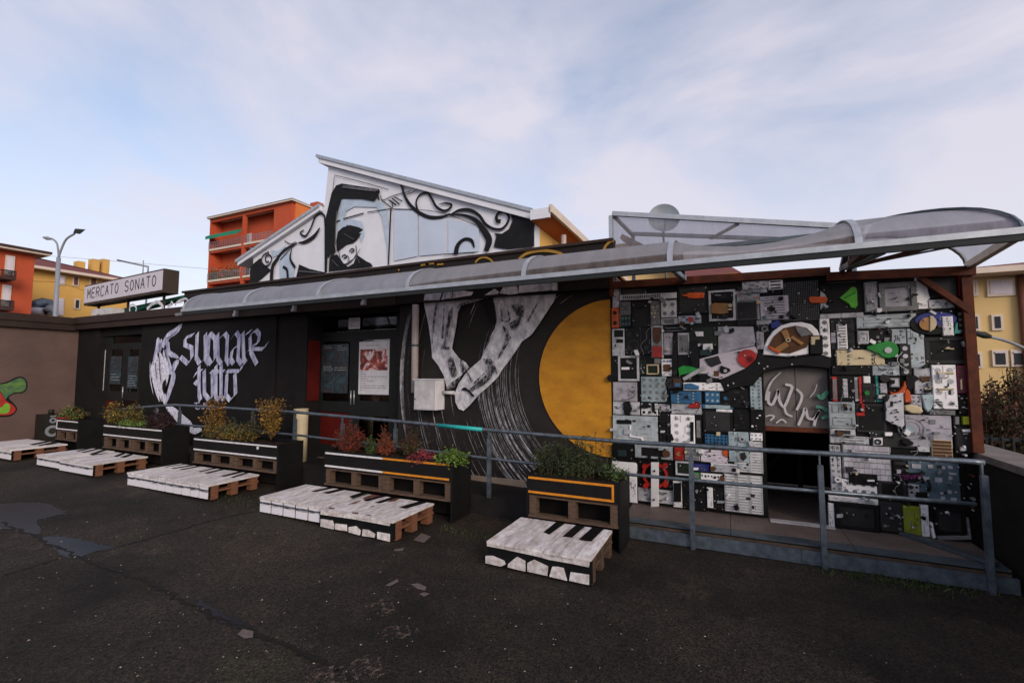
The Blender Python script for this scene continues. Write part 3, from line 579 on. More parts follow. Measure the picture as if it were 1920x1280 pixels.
for s, w in (([(0,85),(60,130),(90,220),(140,300),(210,360),(300,400),(400,400),(480,372)], [10,14,18,22,24,24,20,12]), ([(200,350),(188,270),(220,210),(280,190),(320,240),(360,310),(420,345),(470,330),(490,295),(440,280),(380,290)], [18,14,14,14,16,18,18,16,16,12,4]),
             ([(470,378),(600,385),(700,430),(770,520),(812,600),(786,692)], [12,20,32,46,50,38]), ([(490,375),(560,340),(650,340),(730,390),(780,460),(850,500),(920,500),(970,450),(980,390),(930,350),(880,380),(880,430),(912,436)], [14,20,24,22,22,20,18,18,18,18,20,24,30]), ([(526,720),(545,640),(600,590),(660,600),(686,660)], [40,34,24,26,12]), ([(80,215),(150,190),(205,155)], [4,6,3]), ([(130,335),(300,345),(480,385),(700,470)], 4), ([(430,718),(690,705)], 6), ([(0,330),(150,333)], 4)):
    paint_stroke(mb, s, w, YG1, z3)
mb.build('gable_mural', 'mural_black', HALL); mb = MB()
for s, w in (([(1290,385),(1450,400),(1590,420)], [6,16,8]), ([(1300,372),(1400,380)], 6), ([(1500,395),(1610,412)], [5,12]), ([(1245,600),(1235,760),(1232,900)], 7), ([(1190,985),(1180,1040)], 3), ([(1200,1030),(1260,1090)], 4), ([(1420,1000),(1450,1060)], 4), ([(1310,800),(1400,850)], 3), ([(905,1130),(1100,1145)], 5)):
    mb = MB(); paint_stroke(mb, s, w, YG1-.027, z2); mb.build('mural_highlight', 'mural_grey', HALL)
mb = MB()
for px in (1500, 1600): pass
# ================================================================== canopy
YC, ZC = 4.42, 2.715; CA, CB = .74, .35
XT = 1.91
def cx(px, y=520): return PY(px, y, YC).x
ribs = [PY(px, py, YC).x for px, py in ((344,580),(457.6,570),(595.6,550),(763.6,531),(981.7,510),(1256,488),(1610,456))]
def prof(u): a = u*math.pi/2; return CA*(1-math.cos(a)), CB*math.sin(a)
CAN = thing('glass_canopy', 'long curved canopy of grey plastic sheets with metal ribs above the entrance', 'canopy', (-3, 5, 2.7))
us = [i/10 for i in range(11)]
def bay(x0, x1, sag, m):
    G = []
    for u in us:
        d, h = prof(u); row = []
        for i in range(9):
            t = i/8; k = 1-sag*math.sin(math.pi*t)**.8
            row.append((x0+(x1-x0)*t, YC+d*(1 if not sag else 1-.15*math.sin(math.pi*t)), ZC+h*k))
        G.append(row)
    if not sag: G.append([(x, 5.66, z+.02) for x, y, z in G[-1]])
    return MB().sheet(G).build('curved_sheet', m, CAN, fix=False)
for i in range(5): bay(ribs[i], ribs[i+1], 0, 'poly_grey' if i < 3 else 'poly_dirty')
bay(ribs[5], ribs[6], .46, 'poly_dirty')
def xe(Y): return XT+.1*(Y-YC)
G = []; S = []
for u in us:
    d, h = prof(u); G.append([(ribs[6]+(XT-d-ribs[6])*i/8, YC+d, ZC+h) for i in range(9)])
    S.append([(xe(YC+d+(YF-YC-d)*i/6)-d, YC+d+(YF-YC-d)*i/6, ZC+h) for i in range(7)])
MB().sheet(G).build('curved_sheet', 'poly_grey', CAN, fix=False)
MB().sheet(S).build('curved_sheet', 'poly_clear', CAN, fix=False)
def flat_strip(P, wdir, w, t):       # strap following a line
    mb = MB(); wd_ = V(wdir); n = len(P); vs = []
    for i, p in enumerate(P):
        p = V(p); d = (V(P[min(i+1, n-1)])-V(P[max(i-1, 0)])).normalized(); nrm = d.cross(wd_).normalized()
        if nrm.z < 0: nrm = -nrm
        vs += [p-wd_*w/2+nrm*.003, p+wd_*w/2+nrm*.003, p+wd_*w/2+nrm*(t+.003), p-wd_*w/2+nrm*(t+.003)]
    fs = [(4*i+j, 4*i+(j+1) % 4, 4*i+4+(j+1) % 4, 4*i+4+j) for i in range(n-1) for j in range(4)]+[(3,2,1,0), (4*n-4,4*n-3,4*n-2,4*n-1)]
    return mb.add(vs, fs)
for k, x in enumerate(ribs):
    P = [(x, YC+prof(u)[0], ZC+prof(u)[1]) for u in us]
    if k < 6: P.append((x, 5.66, ZC+CB+.02))
    flat_strip(P, (1, 0, 0), .05 if k else .03, .012).build('rib', 'alu', CAN)
P = [(XT-prof(u)[0], YC+prof(u)[0], ZC+prof(u)[1]) for u in us]; flat_strip(P, (.7071, .7071, 0), .05, .014).build('hip_rib', 'galv_dark', CAN)
P = [(xe(YF)-prof(u)[0], YF-.03, ZC+prof(u)[1]-.02) for u in us]; flat_strip(P, (0, 1, 0), .05, .014).build('end_rib', 'alu', CAN)
P = [(xe(YF)-.9-prof(1-u)[0], YF+.9, ZC+prof(u)[1]-.1) for u in us]
MB().box(ribs[0]-.02, XT+.02, YC-.03, YC+.012, ZC-.035, ZC+.012).build('front_rail', 'alu', CAN)
MB().box(ribs[0], XT+.01, YC-.02, YC+.02, ZC-.082, ZC-.037).build('front_rail', 'lamp_dark', CAN)
MB().bar((XT, YC+.03, ZC-.03), (xe(YF), YF-.08, ZC-.03), .05, .06).build('side_rail', 'alu', CAN)
MB().box(ribs[0], ribs[5], 5.60, 5.645, ZC+CB-.045, ZC+CB+.0).build('rear_rail', 'galv_dark', CAN)
MB().box(ribs[5]+.03, XT-CA, YC+CA-.02, YC+CA+.02, ZC+CB-.07, ZC+CB-.03).build('rear_rail', 'galv_dark', CAN)
for px, y0, y1 in ((446,575,593),(555.5,562,584),(686,548,572),(846,531,560),(1043,515,545)):
    a = PY(px, y0, 5.5); b = PY(px, y1, 5.5)
    o = MB().box(a.x-.025, a.x+.025, 5.44, 5.492, b.z, b.z+.2).bar((a.x, 5.46, b.z+.17), (a.x, YC+.03, ZC-.06), .035, .04).build('bracket', 'alu', CAN)
    MB().box(a.x-.03, a.x+.03, 5.425, 5.439, b.z-.005, b.z+.045).build('end_cap', 'dirty_white', o)
for px, yb in ((1283,524),(1577,505),(1590,503)):
    b = PY(px, yb, 5.58); MB().bar((b.x, 5.55, b.z-.02), (b.x, YC+CA, ZC+CB-.08), .045, .045, (0,1,0)).build('strut', 'galv_dark', CAN)
    o = MB().bar((b.x, 5.55, b.z), (b.x, YC+.03, ZC-.06), .04, .05).build('bracket', 'galv', CAN); MB().box(b.x-.03, b.x+.03, 5.46, 5.475, b.z-.03, b.z+.03).build('end_cap', 'dirty_white', o)
b = PY(1590, 503, 5.58)
MB().bar((b.x, 5.56, b.z), (b.x+.33, YC+.05, ZC-.05), .03, .03).build('strut', 'rust_steel', CAN)
MB().bar((b.x+.1, 5.56, b.z+.02), (b.x+.55, YC+.05, ZC-.05), .014, .014).build('strut', 'galv_dark', CAN)
MB().bar((b.x-.02, 5.54, b.z), (b.x-.12, YC+.05, ZC-.05), .05, .05).build('strut', 'rust_steel', CAN)
# second, tilted canopy sheet behind
Y2 = 6.25
a, b = PY(1149, 402, Y2), PY(1620, 428, Y2); a2, b2 = PY(1186, 437, Y2+.8), PY(1600, 452, Y2+.8)
C2 = thing('tilted_canopy', 'tilted flat canopy sheet with metal edge rising behind the long curved canopy', 'canopy', (a.x+1, Y2, 2.9))
n = 8; lo = [PY(1149+(1600-1149)*i/n, 472-16*i/n, Y2+.02) for i in range(n+1)]
MB().sheet([[a+(b-a)*(i/n) for i in range(n+1)], [(a+(b-a)*(i/n)+lo[i])*.5+V((0,-.05,0)) for i in range(n+1)], lo]).build('sheet', 'poly_clear', C2, fix=False)
MB().bar(a+V((0,-.03,.0)), b+V((0,-.03,.0)), .05, .06).build('top_rail', 'alu', C2)
MB().bar(a2+V((0,.04,0)), b2+V((0,.04,0)), .05, .05).build('lower_rail', 'galv', C2)
MB().bar(a+V((-.02,-.03,-.03)), V((a.x-.02, Y2-.03, 3.0)), .05, .07, (0,1,0)).build('post', 'alu', C2)
c = a+(b-a)*.55; c2 = a2+(b2-a2)*.4; MB().bar(c+V((0,.02,-.03)), c2+V((0,.02,-.03)), .04, .03).build('rib', 'galv', C2)
MB().bar(a+V((.02,.02,-.03)), a2+V((0,.02,-.03)), .05, .03).build('rib', 'galv', C2)
MB().bar(b2+V((0,.04,-.03)), V((b2.x, b2.y+.04, 2.342)), .05, .05, (0,1,0)).build('post', 'galv', C2)
MB().bar(a2+V((0,.04,-.03)), V((a2.x, a2.y+.04, 0)), .05, .05, (0,1,0)).build('post', 'galv', C2)
rl = random.Random(21); mb = MB()
for i in range(260):
    t_ = rl.random(); x = ribs[1]+(ribs[5]-ribs[1])*t_; y = 5.45+rl.uniform(0, .18); z = ZC+CB+.026+rl.uniform(0, .015); a_ = rl.uniform(0, 6.3); s_ = rl.uniform(.012, .03)
    mb.add([(x+s_*math.cos(a_+k*1.57), y+s_*.6*math.sin(a_+k*1.57), z+(.012 if k % 2 else 0)) for k in range(4)], [(0,1,2), (0,2,3)])
mat('dead_leaf', (120,92,70), .8, .4, 20, island=.4)
o = mb.build('dead_leaves', 'dead_leaf', fix=False); stuff(o); tag(o, 'dry leaves lying along the back edge of the curved canopy', 'leaves')
# ================================================================== downpipe, meter box
x = fx(783); MB().tube([(x, YF-.07, 2.72), (x, YF-.07, 1.42)], .052, 12).build('downpipe', 'pipe_grey', HALL)
for z in (2.1, ): MB().tube([(x, YF-.07, z), (x, YF-.07, z+.03)], .057, 12).build('pipe_clamp', 'galv', HALL)
EB = thing('meter_box', 'small white electrical box mounted on the record mural beside the downpipe', 'box', (fx(800), YF-.1, 1.17))
a, b = PY(777, 712, YF-.22), PY(817, 769, YF-.22)
o = MB().box(a.x, b.x, YF-.22, YF-.004, b.z, a.z).build('case', 'white_paint', EB)
MB().box(a.x+.012, b.x-.012, YF-.231, YF-.2205, b.z+.012, a.z-.012).build('cover', 'dirty_white', o); MB().box(a.x+.02, a.x+.032, YF-.236, YF-.2315, b.z+.14, b.z+.16).build('lock', 'key_black', o)
MB().box(a.x-.015, b.x+.015, YF-.24, YF-.003, a.z+.002, a.z+.016).build('lid', 'white_paint', EB)
q = PY(850, 736, YF-.05); MB().tube([(b.x+.003, YF-.06, q.z), (q.x+.02, YF-.06, q.z)], .026, 10).build('conduit', 'dirty_white', EB)
# ================================================================== ramp deck and railing
def dz(X):
    pts = [(-13,.20),(-11.5,.22),(-9,.32),(-5.8,.32),(-2.6,.23),(-1.2,.18),(3,.18)]
    for (x0, z0), (x1, z1) in zip(pts, pts[1:]):
        if X <= x1: return z0+(z1-z0)*max(0, (X-x0))/(x1-x0)
    return .18
mat('rust_dull', (84,70,60), .8, .5, 12)
RAMP = thing('entrance_ramp', 'black concrete walkway and steel tread ramp running along the facade', 'ramp', (-3, 5, 0))
xsr = [-13,-11.5,-10,-9,-7.5,-5.8,-4.2,-2.6,-1.9,-1.06]
mb = MB()
for x0, x1 in zip(xsr, xsr[1:]):
    mb.hexa([(x0,4.97,0),(x1,4.97,0),(x1,YF-.002,0),(x0,YF-.002,0),(x0,4.97,dz(x0)),(x1,4.97,dz(x1)),(x1,YF-.002,dz(x1)),(x0,YF-.002,dz(x0))])
mb.build('walkway', 'ramp_black', RAMP)
for i, (x0, x1) in enumerate(((-1.05,-.02),(-.015,.96),(.965,1.95))):
    MB().box(x0, x1, 5.12, 7.4, .165, .18).build('tread_plate', 'tread', RAMP)
    MB().box(x0, x1, 4.98, 5.116, .160, .178).build('edge_channel', 'galv_dark', RAMP)
for x0, x1 in ((-1.05,.55),(.553,1.98)): MB().box(x0, x1, 4.945, 4.976, .008, .125).build('fascia_plate', 'galv', RAMP)
MB().box(-1.05, 1.95, 4.977, 4.99, .1255, .148).build('rust_edge', 'rust_dull', RAMP)
MB().bar((1.45,5.62,.20), (1.88,5.02,.20), .07, .03).build('corner_brace', 'galv_dark', RAMP)
MB().box(fx(1434, 5.56), fx(1552, 5.56), 5.52, 5.63, .182, .19).build('threshold', 'dirty_white', RAMP)
RAIL = thing('steel_railing', 'galvanised pipe railing along the ramp with a strip of turquoise tape', 'railing', (-3, 4.95, .18))
YRL = 4.955
top = [PY(px, py, YRL) for px, py in ((220,768),(270,763),(325,759),(400,763),(560,773),(740,789),(917,806),(1145,826),(1440,844),(1825,865))]
for i in range(len(top)): top[i].y = YRL
tt = top+[V((top[-1].x+.065, YRL, top[-1].z-.004))]
MB().tube(tt, .022, 10).build('top_rail', 'galv', RAIL)
MB().tube([V((p.x, YRL, p.z-.335)) for p in top], .017, 10).build('middle_rail', 'galv', RAIL)
a, b = PY(822, 797, YRL), PY(905, 805, YRL)
MB().tube([a, b], .0245, 10).build('turquoise_tape', 'turquoise', RAIL)
def railz(X):
    for p, q in zip(top, top[1:]):
        if X <= q.x: return p.z+(q.z-p.z)*(X-p.x)/(q.x-p.x)
    return top[-1].z
for px in (225,287,331,395,470,550,640,740,917,1297,1538,1838):
    X = PY(px, 900, YRL).x if px < 1838 else top[-1].x+.045
    X = max(X, top[0].x+.02)
    zb = dz(X)+.002 if px < 1200 else .0; zt = railz(min(X, top[-1].x))
    o = MB().box(X-.021, X+.021, (YRL-.021 if px < 1200 else 4.902), (YRL+.021 if px < 1200 else 4.943), zb, zt-.10).build('post', 'galv', RAIL)
    MB().box(X-.006, X+.006, YRL-.02, YRL+.012, zt-.098, zt-.015).build('saddle', 'galv', RAIL)
# ================================================================== right hand concrete wall
CW = thing('concrete_wall', 'low concrete wall, its shadow put into a dark colour, with pale coping closing the yard', 'wall', (2.2, 3, 0))
zt = .93
MB().box(2.03, 2.30, -6, 9, 0, zt).build('wall', 'wall_dark', CW)
mb = MB()
for i in range(12): y0 = -6+i*1.25; MB().box(2.0, 2.34, y0+.004, y0+1.246, zt+.001, zt+.06).build('coping_stone', 'coping', CW)
# ================================================================== scrap-electronics hoarding
def cm(n, c, r=.5, **k): mat(n, c, r, k.pop('var', .42), k.pop('scale', 9), objvar=.18, **k)
cm('c_dk', (24,23,23), .42); cm('c_ch', (48,47,48), .5); cm('c_gy', (120,121,122), .5); cm('c_lg', (188,188,194), .45, bump=.04); cm('c_sv', (204,204,206), .38, metal=.35, bump=.04)
cm('c_wh', (230,228,230), .45, var=.16); cm('c_bl', (178,187,192), .4, metal=.2); cm('c_pb', (160,178,184), .4); cm('c_mv', (176,172,182), .45); cm('c_pk', (206,196,206), .5, var=.15)
cm('c_be', (198,182,148), .5, var=.2); cm('c_br', (94,64,44), .5); cm('c_gn', (34,44,34), .45); cm('c_or', (206,86,28), .45); cm('c_rd', (176,36,28), .4); cm('c_gr', (30,142,52), .4)
cm('c_lm', (86,178,40), .4); cm('c_bu', (50,106,148), .4); cm('c_db', (28,40,130), .35); cm('c_te', (60,150,140), .45); cm('c_pu', (112,22,66), .4); cm('c_ye', (178,188,40), .5); cm('c_ol', (140,150,30), .55)
cm('c_go', (168,120,62), .4); cm('c_td', (44,62,64), .5); cm('c_sb', (92,112,126), .45, metal=.2); cm('c_ma', (150,50,130), .5)
XC1 = 2.02; YB = YF-.02
HW = thing('collage_wall', 'hoarding covered edge to edge with scrap computer and appliance parts', 'wall', (.4, YF, .18))
dx0, dx1 = fx(1431), fx(1553); zdt = PY(1490, 688, YF).z; ztop = PY(1480, 528, YF).z
for bx in ((XR+.003, dx0, YB, YF+.03, .19, ztop-.02), (dx1, XC1, YB, YF+.03, .19, ztop-.02), (dx0+.001, dx1-.001, YB, YF+.03, zdt, ztop-.02)):
    MB().box(*bx).build('backing_board', 'c_dk', HW)
KP = [0]; rp = random.Random(11)
def wp0(x, y): p = PY(x, y, YB); return (p.x, p.z)
MB().wall([wp0(*q_) for q_ in ((1149.5,538),(1552,513),(1552,545),(1149.5,570))], YB-.004, YF+.028, .001).build('header_board', 'c_dk', HW)
MB().wall([wp0(*q_) for q_ in ((1552.5,524),(1814,512),(1814,540),(1552.5,550))], YB-.005, YF+.029, .001).build('header_board', 'c_dk', HW)
def wp(x, y): p = PY(x, y, YB); return (p.x, p.z)
def rect(x0, y0, x1, y1):
    xm_, ym = (x0+x1)/2, (y0+y1)/2; X0 = wp(x0, ym)[0]; X1 = wp(x1, ym)[0]; Z0 = wp(xm_, y1)[1]; Z1 = wp(xm_, y0)[1]
    return X0, Z0, X1, Z1
def det(o, mbd, m, name='detail'): 
    if mbd.v: stuff(mbd.build(name, m, o))
def piece(name, x0, y0, x1, y1, m, d=2., dt='', m2='c_dk'):
    KP[0] += 1; d = d/100+(KP[0] % 17)*.0009; X0, Z0, X1, Z1 = rect(x0, y0, x1, y1); w, h = X1-X0, Z1-Z0
    c = min(.005, w*.15, h*.15); yf = YB-d
    if not dt and w*h > .004: dt = rp.choice(['lines 4', 'holes 3 2', 'chips 5', 'chips 8', 'inset .1', 'holes 2 4']); m2 = {'c_dk': 'c_ch', 'c_ch': 'c_dk', 'c_wh': 'c_lg', 'c_lg': 'c_gy', 'c_bu': 'c_pb', 'c_pu': 'c_br'}.get(m, 'c_gy')
    t = dt.split(); k = t[0] if t else ''; a = [float(v) for v in t[1:]]
    if k == 'frame':                               # open frame with a recessed middle
        b = a[0]*min(w, h); o = MB().wall([(X0,Z0),(X1,Z0),(X1,Z0+b),(X0,Z0+b)], yf, YB-.001, .002).wall([(X0,Z1-b),(X1,Z1-b),(X1,Z1),(X0,Z1)], yf, YB-.001, .002).wall([(X0,Z0+b),(X0+b,Z0+b),(X0+b,Z1-b),(X0,Z1-b)], yf, YB-.001, .002).wall([(X1-b,Z0+b),(X1,Z0+b),(X1,Z1-b),(X1-b,Z1-b)], yf, YB-.001, .002).build(name, M[m], HW)
        MB().box(X0+b+.001, X1-b-.001, YB-d*.55, YB-.002, Z0+b+.001, Z1-b-.001).build('inset', M[m2], o); return o
    if k == 'round':
        r = a[0]*min(w, h); P = []
        for cx_, cz_, a0 in ((X1-r,Z1-r,0),(X0+r,Z1-r,90),(X0+r,Z0+r,180),(X1-r,Z0+r,270)):
            P += [(cx_+r*math.cos(math.radians(a0+i*30)), cz_+r*math.sin(math.radians(a0+i*30))) for i in range(4)]
        return MB().wall(P, yf, YB-.001, c*.6).build(name, M[m], HW)
    o = MB().wall([(X0,Z0),(X1,Z0),(X1,Z1),(X0,Z1)], yf, YB-.001, c).build(name, M[m], HW); D = MB(); y = yf-.0015
    if k in ('hs', 'vs'):                          # slots
        n = int(a[0]); cols = int(a[1]) if len(a) > 1 else 1
        for j in range(cols):
            for i in range(n):
                if k == 'hs': u0 = X0+w*(j+.14)/cols; u1 = X0+w*(j+.86)/cols; v = Z0+h*(i+.5)/n; D.box(u0, u1, y, yf-.0004, v-h/n*.2, v+h/n*.2)
                else: v0 = Z0+h*(j+.14)/cols; v1 = Z0+h*(j+.86)/cols; u = X0+w*(i+.5)/n; D.box(u-w/n*.2, u+w/n*.2, y, yf-.0004, v0, v1)
        det(o, D, M[m2], 'slots')
    elif k == 'holes':
        nx, ny = int(a[0]), int(a[1])
        for i in range(nx):
            for j in range(ny): u = X0+w*(i+.5)/nx; v = Z0+h*(j+.5)/ny; D.disc((u, y, v), (0,1,0), 0, min(w/nx, h/ny)*.3, .001, 6)
        det(o, D, M[m2], 'holes')
    elif k == 'keys':
        nx, ny = int(a[0]), int(a[1])
        for j in range(ny):
            u = X0+w*.03
            while u < X1-w*.05:
                kw = w*.94/nx*rp.choice([1,1,1,1.5]); kw = min(kw, X1-w*.03-u); D.box(u+.0012, u+kw-.0012, yf-.004, yf-.0004, Z0+h*(j+.08)/ny, Z0+h*(j+.92)/ny); u += kw
        det(o, D, M[m2], 'keys')
    elif k == 'emb':                               # pressed rectangles
        n = int(a[0])
        for i in range(n):
            u0, u1 = X0+w*.12, X1-w*.12; v0 = Z0+h*(i+.18)/n; v1 = Z0+h*(i+.82)/n; e = min(w, h/n)*.05
            D.box(u0, u1, yf-.003, yf-.0004, v0, v0+e).box(u0, u1, yf-.003, yf-.0004, v1-e, v1).box(u0, u0+e, yf-.003, yf-.0004, v0+e, v1-e).box(u1-e, u1, yf-.003, yf-.0004, v0+e, v1-e)
        det(o, D, M[m2], 'pressing')
    elif k == 'chips':
        n = int(a[0]); taken = []
        for i in range(n*4):
            if len(taken) >= n: break
            s = rp.uniform(.05, .2); u = X0+w*rp.uniform(.05, .95-s); v = Z0+h*rp.uniform(.05, .8); su = w*s; sv = min(h*.16, su*rp.uniform(.4, 1.2))
            if any(abs(u-p)+0 < (su+q)*.8 and abs(v-r) < (sv+s2)*.8 for p, q, r, s2 in taken): continue
            taken.append((u, su, v, sv)); D.box(u, u+su, yf-rp.uniform(.003, .008), yf-.0004, v, v+sv)
        det(o, D, M[m2], 'components')
    elif k == 'inset':
        e = a[0] if a else .12; D.box(X0+w*e, X1-w*e, yf-.002, yf-.0004, Z0+h*e, Z1-h*e); D.build('inset', M[m2], o)
    elif k == 'lines':
        n = int(a[0])
        for i in range(n): v = Z0+h*(i+.5)/n; D.box(X0+w*.08, X1-w*rp.uniform(.08, .3), yf-.0012, yf-.0004, v-.0016, v+.0016)
        det(o, D, M[m2], 'lines')
    if w*h > .008 and k not in ('keys', 'frame') and m not in ('c_dk', 'c_ch', 'c_gn'):     # seams, cut-outs and a worn sticker
        S = MB()
        for q_ in range(rp.randint(3, 6)):
            u = X0+w*rp.uniform(.06, .8); v = Z0+h*rp.uniform(.06, .85); l = rp.uniform(.06, .3)
            if rp.random() < .5: S.box(u, min(u+w*l, X1-.006), yf-.0034, yf-.0028, v, v+.0025)
            else: S.box(u, u+.0025, yf-.0036, yf-.003, v, min(v+h*l, Z1-.006))
        for q_ in range(rp.randint(1, 4)): u = X0+w*rp.uniform(.1, .8); v = Z0+h*rp.uniform(.1, .8); S.box(u, u+w*rp.uniform(.03, .12), yf-.0042, yf-.0038, v, v+h*rp.uniform(.03, .1))
        det(o, S, M['c_ch'], 'seams')
    if w > .09 and h > .06 and k not in ('keys',) and rp.random() < .8:   # rivets / screws
        S = MB()
        for u in (X0+w*.07, X1-w*.07):
            for v in (Z0+h*.08, Z1-h*.08):
                if rp.random() < .75: S.disc((u, yf+.0005, v), (0,-1,0), 0, .0045, .003, 6)
        det(o, S, M['c_lg' if m in ('c_dk', 'c_ch', 'c_gn', 'c_br') else 'c_ch'], 'screws')
    return o
def shape(name, pts, m, d=3., par=None, ch=.004, y1=None):
    KP[0] += 1; d = d/100+(KP[0] % 17)*.0009
    return MB().wall([wp(*p) for p in pts], YB-d, (YB-.001 if y1 is None else YB-y1/100), ch).build(name, M[m], par or HW)
def disc(name, x, y, r, m, d=3., r0=0, par=None, d0=0.1, n=20):
    KP[0] += 1; d = d/100+(KP[0] % 17)*.0009; X, Z = wp(x, y); R_ = abs(wp(x+r, y)[0]-X); R0 = abs(wp(x+r0, y)[0]-X) if r0 else 0
    return MB().disc((X, YB-d0/100, Z), (0,-1,0), R0, R_, d-d0/100, n).build(name, M[m], par or HW)
